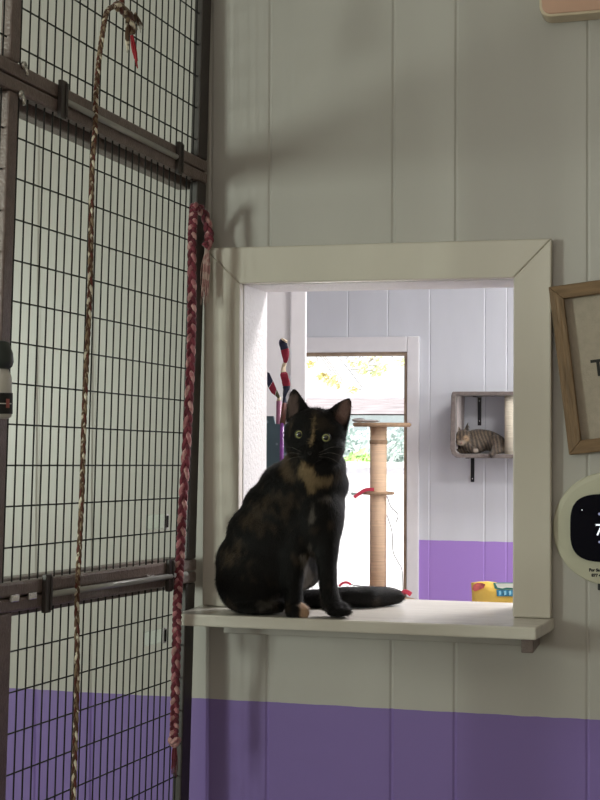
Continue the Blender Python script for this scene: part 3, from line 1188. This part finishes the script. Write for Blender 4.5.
for pix in ([(387, 496), (391, 507), (397, 513), (398, 517), (396, 522)], [(387, 515), (392, 532), (393, 551), (398, 562), (402, 570), (403, 592)]):
    m_ = MB().tube(spline([at(x, y_, TYC - .02) for x, y_ in pix], 6), .0022, 6)
    shift(m_, tree.location).build('string', grey_str, tree, smooth=True)
grey_cloth = mat('grey_cloth', (0.45, 0.42, 0.40), 0.9)
m_ = MB()
c0 = at(359, 420, TYC)
m_.ellipsoid((c0.x, TYC, ptop + .016), (.030, .034, .0095))
m_.ellipsoid((c0.x + .045, TYC + .01, ptop + .0125), (.045, .030, .006))
tag(shift(m_, (c0.x, TYC, ptop + .006)).build('folded_cloth', grey_cloth, smooth=True), 'small crumpled grey cloth lying on the top platform of the cat tree', 'cloth').location = (c0.x, TYC, ptop + .006)
red_cl = mat('red_felt', (0.62, 0.05, 0.09), 0.85, sheen=.3)
pale_cl = mat('pale_teal_felt', (0.45, 0.58, 0.55), 0.85)


def felt_strip(pix, y, wd, th_, m, origin_, name='strip', parent=None):
    pts = spline([at(px, py, y) for px, py in pix], 6)
    mb = MB()
    vs, fs = [], []
    for i, p in enumerate(pts):
        tg = (pts[min(i + 1, len(pts) - 1)] - pts[max(i - 1, 0)]).normalized()
        nr = tg.cross(FWD).normalized()
        k = wd[min(int(i / len(pts) * len(wd)), len(wd) - 1)] if hasattr(wd, '__len__') else wd
        for s1, s2 in ((1, 1), (1, -1), (-1, -1), (-1, 1)):
            vs.append(p + nr * k * s1 + FWD * th_ * s2)
    for i in range(len(pts) - 1):
        for j in range(4):
            fs.append((i * 4 + j, i * 4 + (j + 1) % 4, i * 4 + 4 + (j + 1) % 4, i * 4 + 4 + j))
    n = len(pts)
    fs += [(3, 2, 1, 0), tuple(n * 4 - 4 + j for j in range(4))]
    mb.add(vs, fs)
    return shift(mb, origin_).build(name, m, parent)


o0 = at(361, 493, TYC - .075)
tf = thing('felt_toy', 'red and pale teal felt toy hanging off the middle platform of the cat tree', 'toy', o0)
felt_strip([(374, 489.3), (366, 489.8), (360, 493), (354, 497.5)], TYC - .057, .007, .006, red_cl, o0, 'red_strip', tf)
felt_strip([(373, 489.6), (366, 490.6), (359, 494.2), (351, 493.5)], TYC - .043, .006, .005, pale_cl, o0, 'teal_strip', tf)
o0 = at(360, 586, TYC - .1)
cd = thing('red_cord_toy', 'red felt cord toy arching over the bottom platform of the cat tree', 'toy', o0)
felt_strip([(339, 586), (343, 583), (347, 582.5), (351, 584.5)], TYC - .1, .005, .006, red_cl, o0, 'red_tip', cd)
felt_strip([(402, 593.5), (405, 591.5), (408, 592.5), (411, 594.5)], TYC - .1, .009, .006, red_cl, o0, 'red_tip', cd)
shift(MB().tube(spline([at(x, y_, TYC - .1) for x, y_ in ((349, 584), (356, 585.5), (366, 586.5), (378, 587.5), (392, 588), (403, 592))], 5), .0025, 6), o0).build('cord', grey_str, cd, smooth=True)

# ---- cat shelf on the far wall
gr_plush = mat('grey_plush', (0.18, 0.15, 0.135), 0.95, vary=.2, scale=70, bump=.5, bscale=200, sheen=.5)
gr_lining = mat('grey_lining', (0.52, 0.46, 0.44), 0.9, vary=.06)
cy0, cy1 = FY - .26, FY - .004
pL, pT, pB = at(450, 425, cy0).x, at(480, 391.5, cy0).z, at(480, 458, cy0).z
cxw = 0.52
bed = thing('wall_cat_bed', 'grey plush open cat bed box fixed on the far wall, tabby inside', 'cat bed', (pL, FY, pB))
W_, H_ = cxw, pT - pB
t_ = .017
prof = [(t_ * 1.6, 0), (W_, 0), (W_, t_), (t_ * 2.1, t_), (t_ * 1.35, t_ * 1.9), (t_ * 1.45, H_ - t_), (W_, H_ - t_), (W_, H_), (t_ * .55, H_), (t_ * .25, H_ - t_ * 1.0), (0, t_ * 2.4), (t_ * .5, t_ * .8)]
MB().prism_y(prof, cy0 - FY, cy1 - FY).build('shell', gr_plush, bed, bevel=.004)
MB().prism_y([(t_ * 1.45, t_ * 2.2), (t_ * 1.6, t_ * 2.2), (t_ * 1.7, H_ - t_ * 1.1), (t_ * 1.55, H_ - t_ * 1.1)], cy0 - FY + .03, cy1 - FY - .05).build('lining', gr_lining, bed)
MB().box((W_ - t_ * 1.3, cy0 - FY, t_ + .0005), (W_, cy1 - FY, H_ - t_ - .0005)).build('end_panel', gr_plush, bed)
ps = at(510.5, 430, cy0 + .05)
white_sisal = mat('pale_sisal', (0.72, 0.66, 0.52), 0.8, vary=.08, scale=9, stretch=(1, 1, 30), bump=.5)
MB().lathe([(.026, t_), (.026, H_ - t_)], (ps.x - pL, cy0 + .05 - FY, 0), n=24).build('post', white_sisal, bed, smooth=True)
brkt = mat('bracket_black', (0.012, 0.012, 0.014), 0.4, metal=.4)
b1 = at(479.5, 397, FY - .006); b1b = at(479.5, 425.5, FY - .006)
m_ = MB().box((b1.x - pL - .008, -.005, b1b.z - pB), (b1.x - pL + .008, -.0005, H_ - t_ - .001))
m_.box((b1.x - pL - .008, -.16, H_ - t_ - .0045), (b1.x - pL + .008, -.005, H_ - t_ - .001))
bo1 = m_.build('bracket', brkt, bed)
b2 = at(472.5, 459, FY - .006); b2b = at(472.5, 482, FY - .006)
m_ = MB().box((b2.x - pL - .008, -.005, b2b.z - pB), (b2.x - pL + .008, -.0005, -.001))
m_.box((b2.x - pL - .008, -.16, -.005), (b2.x - pL + .008, -.005, -.001))
bo2 = m_.build('bracket', brkt, bed)
for (bx_, zs, bo) in ((b1.x, (b1b.z + .02, b1b.z + .11), bo1), (b2.x, (b2b.z + .015,), bo2)):
    for z_ in zs:
        MB().lathe([(.0035, .0052), (.0025, .0075)], (bx_ - pL, 0, z_ - pB), 'y', 10).build('screw', steel, bo)

# ---- tabby kitten in the bed
DY = 0.0
mb = MB()
kY = FY - .16
zf = pB + t_ + .002
ell(mb, 463, 437.5, kY - .055, 8.6, 8.0, .034)
ell(mb, 461, 442, kY - .072, 4.6, 4, .016)
ell(mb, 464, 450, kY - .01, 12, 6, .045)
ell(mb, 483, 440, kY + .02, 21, 10.5, .05, -.12)
ell(mb, 496, 444, kY, 10, 9.5, .05)
ell(mb, 474, 445, kY, 13, 9, .045)
hull_chain(mb, [bl_(466, 446, kY - .05, 4.2), bl_(471, 449, kY - .075, 3.3), bl_(475.5, 450.5, kY - .09, 3.0)])
hull_chain(mb, [bl_(498, 446, kY - .03, 5.0), bl_(494, 451, kY - .07, 3.0), bl_(491.5, 455.5, kY - .118, 2.7)])
hull_chain(mb, [bl_(503, 449, kY - .03, 4.0), bl_(500, 450.5, kY - .06, 2.6), bl_(496, 452.5, kY - .075, 2.2)])
for tip, bi, bo in (((467.8, 421.5), (463.5, 430.5), (468.5, 432.5)), ((458.3, 425.0), (457, 433), (461.2, 431))):
    t3, i3, o3 = at(*tip, kY - .045), at(*bi, kY - .045), at(*bo, kY - .045)
    d_ = Vector((0, .012, 0))
    hull_pts(mb, [t3, t3 + d_ * .3, i3, o3, i3 + d_, o3 + d_, i3 - UPV * .012, o3 - UPV * .012])
kit_me = fuse(mb, .004, 4)


def tabby(P):
    n1, n2 = vnoise(P, 60, 21), vnoise(P, 200, 22)
    ax = P[:, 0] * 1.0 + P[:, 2] * .25
    st = np.sin(ax * 420 + n1 * 2.2)
    k = np.clip(st * 1.6 + n2 * .5, -1, 1)[:, None] * .5 + .5
    c = np.array((.17, .13, .09)) * k + np.array((.050, .040, .032)) * (1 - k)
    for a, b_, r_, col in ((at(465, 443, kY - .09), at(457.5, 444, kY - .085), .013, (.46, .38, .29)),
                           (at(475, 451, kY - .1), at(476, 451, kY - .1), .010, (.42, .36, .30)),
                           (at(466, 438, kY - .085), at(469, 441, kY - .085), .012, (.42, .29, .17)),
                           (at(457, 437, kY - .085), at(456, 440, kY - .085), .007, (.36, .27, .17))):
        m_ = np.clip((r_ - seg_d(P, a, b_)) / .008 + .5, 0, 1)[:, None] * .8
        c = c * (1 - m_) + np.array(col) * m_
    for a, b_, r_ in ((at(467.5, 423, kY - .05), at(467, 429, kY - .05), .008), (at(491, 456, kY - .12), at(491.5, 456.5, kY - .13), .007)):
        m_ = np.clip((r_ - seg_d(P, a, b_)) / .006 + .5, 0, 1)[:, None] * .9
        c = c * (1 - m_) + np.array((.02, .016, .015)) * m_
    return c


P_, N_ = verts_of(kit_me)
set_colour(kit_me, tabby(P_))
kfur = fur_blades(kit_me, tabby, 9000, .009, .0007, lambda B: np.tile(np.array((1., 0, -.4)), (len(B), 1)), .3)
ko = Vector((at(482, 450, kY).x, kY, zf))
kit_me.materials.append(attr_mat('tabby_coat', 'coat_colour', .7, .3, .2))
kfur.materials.append(attr_mat('tabby_fur', 'coat_colour', .7, .3))
for me_ in (kit_me, kfur):
    me_.transform(Matrix.Translation(-ko))
kit = bpy.data.objects.new('tabby_kitten', kit_me)
COL.objects.link(kit)
kit.location = ko
tag(kit, 'brown striped tabby cat curled up asleep in the grey wall bed', 'cat')
kf = bpy.data.objects.new('fur', kfur)
COL.objects.link(kf)
kf.parent = kit
kf['kind'] = 'stuff'
mbn = MB().ellipsoid(at(461.5, 443, kY - .090) - ko, (.004, .004, .003), 10, 8)
mbn.build('nose', mat('pink_nose', (.28, .12, .10), .4), kit, smooth=True)
me_ = MB()
for x0, x1, yy_ in ((456.5, 459.5, 438.5), (463.5, 467, 438)):
    pts = spline([at(x0, yy_, kY - .083), at((x0 + x1) / 2, yy_ + 1.0, kY - .0855), at(x1, yy_ - .2, kY - .081)], 4)
    me_.tube([p - ko for p in pts], .0013, 6)
me_.build('closed_eyelids', nm, kit)

# ---- counter behind the hatch with a bin, toys and a bag of food on it
CZ = 0.80
struct(MB().box((-1.5, WT + .02, CZ - .04), (0.3, .75, CZ)).build('trim_5', white_paint))
struct(MB().box((-1.48, WT + .02, 0), (0.28, .70, CZ - .0405)).build('trim_6', white_paint))
dots_m = mat('teal_dots', (0.075, 0.125, 0.15), 0.75, vary=.1)
nt = dots_m.node_tree
b_ = nt.nodes['Principled BSDF']
old = b_.inputs['Base Color'].links[0].from_socket
tcn = nt.nodes.new('ShaderNodeTexCoord')
mpn = nt.nodes.new('ShaderNodeMapping')
nt.links.new(tcn.outputs['Object'], mpn.inputs['Vector'])
vor = nt.nodes.new('ShaderNodeTexVoronoi')
vor.inputs['Scale'].default_value = 46
vor.inputs['Randomness'].default_value = 0.25
nt.links.new(mpn.outputs['Vector'], vor.inputs['Vector'])
rpn = nt.nodes.new('ShaderNodeValToRGB')
rpn.color_ramp.elements[0].position = .26
rpn.color_ramp.elements[0].color = (.20, .28, .33, 1)
rpn.color_ramp.elements[1].position = .34
rpn.color_ramp.elements[1].color = (0, 0, 0, 1)
nt.links.new(vor.outputs['Distance'], rpn.inputs['Fac'])
mxn = nt.nodes.new('ShaderNodeMix')
mxn.data_type = 'RGBA'
mxn.blend_type = 'LIGHTEN'
mxn.inputs['Factor'].default_value = 1
nt.links.new(old, mxn.inputs['A'])
nt.links.new(rpn.outputs['Color'], mxn.inputs['B'])
nt.links.new(mxn.outputs['Result'], b_.inputs['Base Color'])
BY = .34
bx0, bx1 = at(258, 440, BY - .07).x, at(291, 440, BY - .07).x
bzt, bz2 = at(270, 416, BY - .07).z, at(275, 424, BY - .07).z
bstep = at(273.3, 420, BY - .07).x
bn = thing('dotted_bin', 'tall dark teal dotted fabric bin behind the left side of the hatch', 'bin', ((bx0 + bx1) / 2, BY, CZ))
fr_ = MB()
o_ = bn.location
fr_.prism_y([(bx0, CZ), (bx1, CZ), (bx1, bz2), (bstep + .004, bz2), (bstep, bzt), (bx0, bzt)], BY - .07, BY - .064)
shift(fr_, o_).build('front', dots_m, bn)
m_ = MB().box((bx0, BY - .064, CZ), (bx0 + .006, BY + .07, bz2 - .006))
m_.box((bx1 - .006, BY - .064, CZ), (bx1, BY + .07, bz2 - .006))
m_.box((bx0 + .006, BY + .064, CZ), (bx1 - .006, BY + .07, bz2 - .006))
m_.box((bx0 + .006, BY - .064, CZ), (bx1 - .006, BY + .064, CZ + .006))
shift(m_, o_).build('sides', dots_m, bn)
# wand toys standing in front of the bin
purple_pl = mat('purple_plastic', (0.22, 0.05, 0.30), 0.25, vary=.3, scale=30, trans=.15)
plum_pl = mat('plum_plastic', (0.26, 0.09, 0.16), 0.35, vary=.15)
navy_f = mat('navy_felt', (0.016, 0.018, 0.045), .85, vary=.15)
dred_f = mat('dark_red_felt', (0.26, 0.012, 0.035), .85, vary=.15)
cream_f = mat('cream_felt', (0.62, 0.52, 0.38), .85, vary=.1)
WY = BY - .115
WB = BY - .02


def rod(pix, r, m, root, name, o_):
    return shift(MB().tube(spline([at(x, y_, WY) if y_ is not None else None for x, y_ in pix], 4), r, 10), o_).build(name, m, root, smooth=True)


tx = at(281.5, 460, WY)
o_ = Vector((tx.x, WY, CZ))
wd1 = thing('wand_toy', 'cat wand toy with purple handle and twisted navy, red and cream felt ribbon', 'toy', o_)
low = Vector((tx.x, WY, CZ + .001))
shift(MB().tube([low, at(281, 500, WY), at(282, 423, WY)], [.0044] * 3, 12), o_).build('handle', purple_pl, wd1, smooth=True)
# the twisted ribbon: a flat strip turning about its own axis
ctr = spline([at(x, y_, WY) for x, y_ in ((282.5, 424), (284.5, 408), (284.5, 396), (286.5, 386), (284.5, 377), (283.3, 369), (285.5, 360), (285, 351), (283, 343), (285, 339.5))], 10)
wid = [.0065, .007, .0075, .0085, .008, .0065, .0085, .0088, .0085, .0085]
N = len(ctr)
segm = [(0, .16, rust_y), (.16, .34, navy_f), (.34, .52, dred_f), (.52, .64, cream_f), (.64, .80, dred_f), (.80, .95, navy_f), (.95, 1.0, cream_f)]
for s0, s1, m_ in segm:
    i0, i1 = int(s0 * (N - 1)), int(s1 * (N - 1))
    vs, fs = [], []
    for i in range(i0, i1 + 1):
        t = i / (N - 1)
        an = 7.5 * t
        tg = (ctr[min(i + 1, N - 1)] - ctr[max(i - 1, 0)]).normalized()
        sd = tg.cross(FWD).normalized()
        dn = tg.cross(sd)
        k = wid[min(int(t * len(wid)), len(wid) - 1)] * .95
        u_ = sd * math.cos(an) + dn * math.sin(an)
        w_ = -sd * math.sin(an) + dn * math.cos(an)
        for a_, b2_ in ((1, .42), (1, -.42), (-1, -.42), (-1, .42)):
            vs.append(ctr[i] + u_ * k * a_ + w_ * k * b2_)
    n = i1 - i0 + 1
    for i in range(n - 1):
        for j in range(4):
            fs.append((i * 4 + j, i * 4 + (j + 1) % 4, i * 4 + 4 + (j + 1) % 4, i * 4 + 4 + j))
    fs += [(3, 2, 1, 0), tuple(n * 4 - 4 + j for j in range(4))]
    shift(MB().add(vs, fs), o_).build('ribbon', m_, wd1, bevel=.0012)
tx = at(277.5, 460, WB)
o_ = Vector((tx.x, WB, CZ))
wd2 = thing('wand_toy', 'cat wand toy with plum handle and a leaf of navy and red felt', 'toy', o_)
shift(MB().tube([Vector((tx.x, WB, CZ + .007)), at(278, 500, WB), at(279, 401, WB)], .0060, 12), o_).build('handle', plum_pl, wd2, smooth=True)
shift(MB().tube([at(278.2, 401.5, WB), at(279.3, 397, WB)], .004, 10), o_).build('collar', cream_f, wd2, smooth=True)
def leaf(pix, m, name, dz):
    pts = [at(x, y_, WB) for x, y_ in pix]
    mb = MB()
    hull_pts(mb, [p + FWD * dz for p in pts] + [p + FWD * (dz - .006) for p in pts])
    shift(mb, o_).build(name, m, wd2, bevel=.001)
leaf([(267.2, 372), (269.5, 373), (273, 381), (268.5, 388), (267.2, 384)], navy_f, 'leaf_tip', 0)
leaf([(273.2, 381), (276.5, 389), (275, 395.5), (271.5, 393), (268.7, 388.2)], dred_f, 'leaf_middle', 0)
leaf([(276.7, 389.2), (279.8, 396), (279.5, 398.5), (277.5, 398), (275.2, 395.6)], mat('olive_felt', (.10, .09, .04), .85), 'leaf_stem', 0)

# ---- yellow bag of food
GY = .45
gx0 = at(470.5, 590, GY).x
gz = at(480, 583, GY).z
bag = thing('food_bag', 'bright yellow bag with red and blue print behind the right end of the hatch shelf', 'bag', (gx0 + .12, GY, CZ))
yel = mat('bag_yellow', (0.92, 0.62, 0.12), .35, vary=.06, bump=.25, bscale=30)
redp = mat('bag_red', (0.60, 0.13, 0.12), .4, vary=.35, scale=90)
whp = mat('bag_white', (0.75, 0.80, 0.70), .4, vary=.1)
grp = mat('bag_green', (0.05, 0.25, 0.20), .4)
blp = mat('bag_blue', (0.03, 0.22, 0.38), .4, vary=.5, scale=120)
lbl = mat('bag_light_blue', (0.30, 0.62, 0.75), .4, vary=.2, scale=90)
hh = gz - CZ
vs, fs = [], []
nx, nz = 14, 14
for s in (-1, 1):
    for i in range(nz + 1):
        for j in range(nx + 1):
            u, v = j / nx, i / nz
            x = -.12 + .24 * u
            d = .055 * (1 - v ** 3) * (1 - abs(2 * u - 1) ** 3) + .004
            vs.append((x * (1 - .03 * math.sin(v * 9)), s * d + .002 * math.sin(u * 14 + v * 9), hh * v + .004 * math.sin(u * 11) * v))
off = (nx + 1) * (nz + 1)
for s in (0, 1):
    for i in range(nz):
        for j in range(nx):
            a_ = s * off + i * (nx + 1) + j
            fs.append((a_, a_ + 1, a_ + nx + 2, a_ + nx + 1))
for i in range(nz):
    for c_ in (0, nx):
        a_ = i * (nx + 1) + c_
        fs.append((a_, a_ + nx + 1, a_ + nx + 1 + off, a_ + off))
for j in range(nx):
    for r_ in (0, nz):
        a_ = r_ * (nx + 1) + j
        fs.append((a_, a_ + 1, a_ + 1 + off, a_ + off))
MB().add(vs, fs).build('sack', yel, bag, smooth=True)


def bag_print(poly, m, name, par, lift=0.0):
    pts = []
    for px, py in poly:
        q = at(px, py, GY - .02) - bag.location
        pts.append((q.x, q.z))
    vv_ = []
    for x, z in pts:
        u, v = (x + .12) / .24, min(max(z / hh, 0), 1)
        d = .055 * (1 - v ** 3) * (1 - abs(2 * u - 1) ** 3) + .004
        vv_.append((x, -d - .0025 - lift, z))
    n = len(vv_)
    mb = MB().add(vv_ + [(x, y + .003, z) for x, y, z in vv_], [tuple(range(n)), tuple(reversed(range(n, 2 * n)))] + [((i + 1) % n, i, n + i, n + (i + 1) % n) for i in range(n)])
    return mb.build(name, m, par)


bag_print([(471.5, 590), (472.5, 585.5), (476, 583.6), (481, 583.7), (484.5, 585), (483, 588.5), (478, 590.5), (474, 592)], redp, 'printed_emblem', bag)
bag_print([(492.5, 583.3), (513, 583.3), (525, 583.3), (525, 590), (500, 590), (494, 589)], grp, 'printed_band', bag)
bag_print([(494.5, 584), (525, 584), (525, 589), (513, 588.5), (506, 588), (502, 589), (497, 588)], whp, 'printed_band', bag, .001)
bag_print([(496, 590.2), (525, 590.2), (525, 596.5), (497, 596.3)], blp, 'printed_label', bag, .0015)
for x in (498.5, 503.5, 508.5):
    bag_print([(x, 591.5), (x + 2.2, 591), (x + 2.6, 594.5), (x + .8, 595.6)], lbl, 'printed_mark', bag, .0025)

# ------------------------------------------------------------------ outside the far window
struct(MB().box((-14, 4.04, -.25), (10, 30, -.15)).build('ground', mat('pale_paving', (.72, .70, .66), .8)))
fz_ = 6.4
ftop = at(370, 462.5, fz_).z
fe = MB().box((-6, fz_, -.15), (3, fz_ + .12, ftop - .03))
fe.box((-6.02, fz_ - .02, ftop - .03), (3.02, fz_ + .14, ftop))
tag(fe.build('garden_wall', mat('white_render', (.86, .85, .83), .8, bump=.2)), 'bright white garden wall outside the far window', 'wall')
leaf_g = mat('leaf_green', (.42, .62, .22), .6, vary=.3)
leaf_y = mat('leaf_yellow', (.80, .70, .34), .6, vary=.3)
leaf_t = mat('leaf_grey_teal', (.52, .60, .57), .8, vary=.15, scale=3)


def leaf_cloud(mb, c0, rad, n, size, mi=0):
    for i in range(n):
        d = Vector(rng.normal(size=3)).normalized() * (rng.random() ** .4)
        p = Vector(c0) + Vector((d.x * rad[0], d.y * rad[1], d.z * rad[2]))
        a_ = Vector(rng.normal(size=3)).normalized()
        b_ = a_.orthogonal().normalized()
        c_ = a_.cross(b_)
        s = size * (.6 + .8 * rng.random())
        mb.add([p - b_ * s, p - c_ * s * .45 + a_ * s * .08, p + b_ * s, p + c_ * s * .45 + a_ * s * .08], [(0, 1, 2, 3)], mi)


hd_y = 9.0
h0 = at(358, 465, hd_y)
mb = MB()
leaf_cloud(mb, (h0.x, hd_y, h0.z - .10), (.16, .3, .22), 900, .035)
mb2 = MB().tube([(h0.x, hd_y, -.15), (h0.x + .02, hd_y, h0.z - .2)], .03, 8)
bush = thing('shrub', 'low bright green shrub seen above the garden wall outside', 'shrub', (h0.x, hd_y, -.15))
shift(mb, bush.location).build('foliage', leaf_g, bush)
shift(mb2, bush.location).build('stem', tan_wood, bush)
hy = 13.0
mb = MB()
e0, e1 = at(300, 430, hy), at(430, 430, hy)
for i in range(26):
    x = e0.x - .6 + (e1.x - e0.x + 1.2) * i / 25
    leaf_cloud(mb, (x, hy + random.uniform(-.3, .3), at(370, 452, hy).z + random.uniform(-.15, .05)), (.35, .5, .30), 420, .045)
mb.box((e0.x - .6, hy - .2, -.15), (e1.x + .6, hy + .3, at(370, 440, hy).z))
tag(mb.build('hedge', leaf_t), 'long grey green hedge outside beyond the white garden wall', 'hedge')
by = 20.0
house = thing('house', 'house with pinkish grey roof beyond the hedge outside the window', 'house', (at(370, 420, by).x, by, -.15))
q0, q1 = at(280, 415, by), at(450, 415, by)
shift(MB().box((q0.x - 1, by, -.15), (q1.x + 1, by + 6, q0.z)), house.location).build('walls', mat('house_render', (.50, .58, .60), .8), house)
rz0, rz1 = at(370, 414, by - .3).z, at(370, 398, by + 3).z
rf = MB().add([(q0.x - 1.3, by - .4, rz0), (q1.x + 1.3, by - .4, rz0), (q1.x + 1.3, by + 3, rz1), (q0.x - 1.3, by + 3, rz1), (q1.x + 1.3, by + 6.4, rz0), (q0.x - 1.3, by + 6.4, rz0)],
              [(0, 1, 2, 3), (3, 2, 4, 5), (0, 3, 5), (1, 4, 2), (0, 5, 4, 1)])
shift(rf, house.location).build('roof', mat('roof_tiles', (.27, .235, .24), .8, vary=.4, scale=3, stretch=(1, 4, 8)), house)
ty = 8.0
for nm_, lab, cl, m_ in (('tree', 'yellow leaved tree branch showing at the left of the far window', [(328, 379, .05), (333, 383, .045), (323, 376, .03), (352, 390, .03), (310, 364, .03)], leaf_y),
                         ('tree', 'green leaved tree branch showing at the top of the far window', [(358, 364, .05), (374, 360, .06), (380, 367, .05), (376, 372, .03), (362, 371, .03), (403, 362, .03)], mat('leaf_lime', (.72, .78, .40), .6, vary=.3))):
    x0 = -4.6 if 'left' in lab else .2
    t_o = thing(nm_, lab, 'tree', (x0, ty + .3, -.15))
    mb = MB()
    for px, py, r_ in cl:
        c0 = at(px, py, ty)
        leaf_cloud(mb, c0, (r_ * 1.6, r_ * 2, r_), 34, .020)
    shift(mb, t_o.location).build('foliage', m_, t_o)
    tk = MB()
    tk.tube([(x0, ty + .3, -.15), (x0 + .05, ty + .3, 1.4), (x0, ty + .3, 3.2)], [.11, .09, .06], 10)
    for px, py, r_ in cl:
        c0 = at(px, py, ty)
        tk.tube(spline([(x0, ty + .3, 2.9), ((x0 + c0.x) / 2, ty + .15, 2.9), c0 + Vector((0, 0, .12)), c0], 4), [.006] * 4 + [.003] * 9, 5)
    shift(tk, t_o.location).build('branches', tan_wood, t_o, smooth=True)

# ------------------------------------------------------------------ light
wd = bpy.data.worlds.new('world')
scene.world = wd
wd.use_nodes = True
bg = wd.node_tree.nodes['Background']
bg.inputs['Color'].default_value = (0.86, 0.93, 1.0, 1)
bg.inputs['Strength'].default_value = 1.5


def area(name, loc, aim, sx, sy, power, col):
    l = bpy.data.lights.new(name, 'AREA')
    l.shape = 'RECTANGLE'
    l.size, l.size_y = sx, sy
    l.energy = power
    l.color = col
    o = bpy.data.objects.new(name, l)
    COL.objects.link(o)
    o.location = loc
    o.rotation_euler = (Vector(aim)).to_track_quat('-Z', 'Z').to_euler()
    return o


# daylight entering by the two windows of the front room
area('daylight_left', (RX0 + .02, (LW[0] + LW[1]) / 2, (LW[2] + LW[3]) / 2), (1, 0, 0), .85, .80, 122, (0.895, 1.0, 0.865))
area('daylight_rear', ((RW[0] + RW[1]) / 2, RY0 - .12, (RW[2] + RW[3]) / 2), (0, 1, 0), .55, 1.2, 10, (1.0, 0.86, 0.80))
# added fill lights
area('warm_fill_front', (0.9, -3.2, RZ - .03), (0, 0, -1), .5, .5, 5, (1.0, 0.78, 0.70))  # warm fill added under the ceiling to tint the front room
area('fill_back_room', (0.1, 2.5, 2.57), (0, 0, -1), .6, .6, 24, (1.0, 0.98, 0.97))  # unseen overhead fill added to brighten the back room
area('fill_near_hatch', (0.1, 0.9, 2.57), (0, 0, -1), .5, .5, 44, (1.0, 0.965, 0.955))  # second fill, added to lighten the partition and the hatch lining
area('side_fill_back_room', (RX1 - .03, 2.2, 1.6), (-1, 0, 0), 1.2, 1.2, 56, (0.97, 0.98, 1.0))  # side light added in front of the right wall, which has no window
sun = bpy.data.lights.new('sun', 'SUN')
sun.energy = 8.0
sun.angle = .01
sun.color = (1.0, .96, .9)
so = bpy.data.objects.new('sun', sun)
COL.objects.link(so)
so.rotation_euler = Vector((-.35, .45, -.95)).to_track_quat('-Z', 'Z').to_euler()

vs_ = scene.view_settings
vs_.view_transform = 'Standard'
vs_.look = 'None'
vs_.gamma = 1
vs_.exposure = 0.0
vs_.use_curve_mapping = False
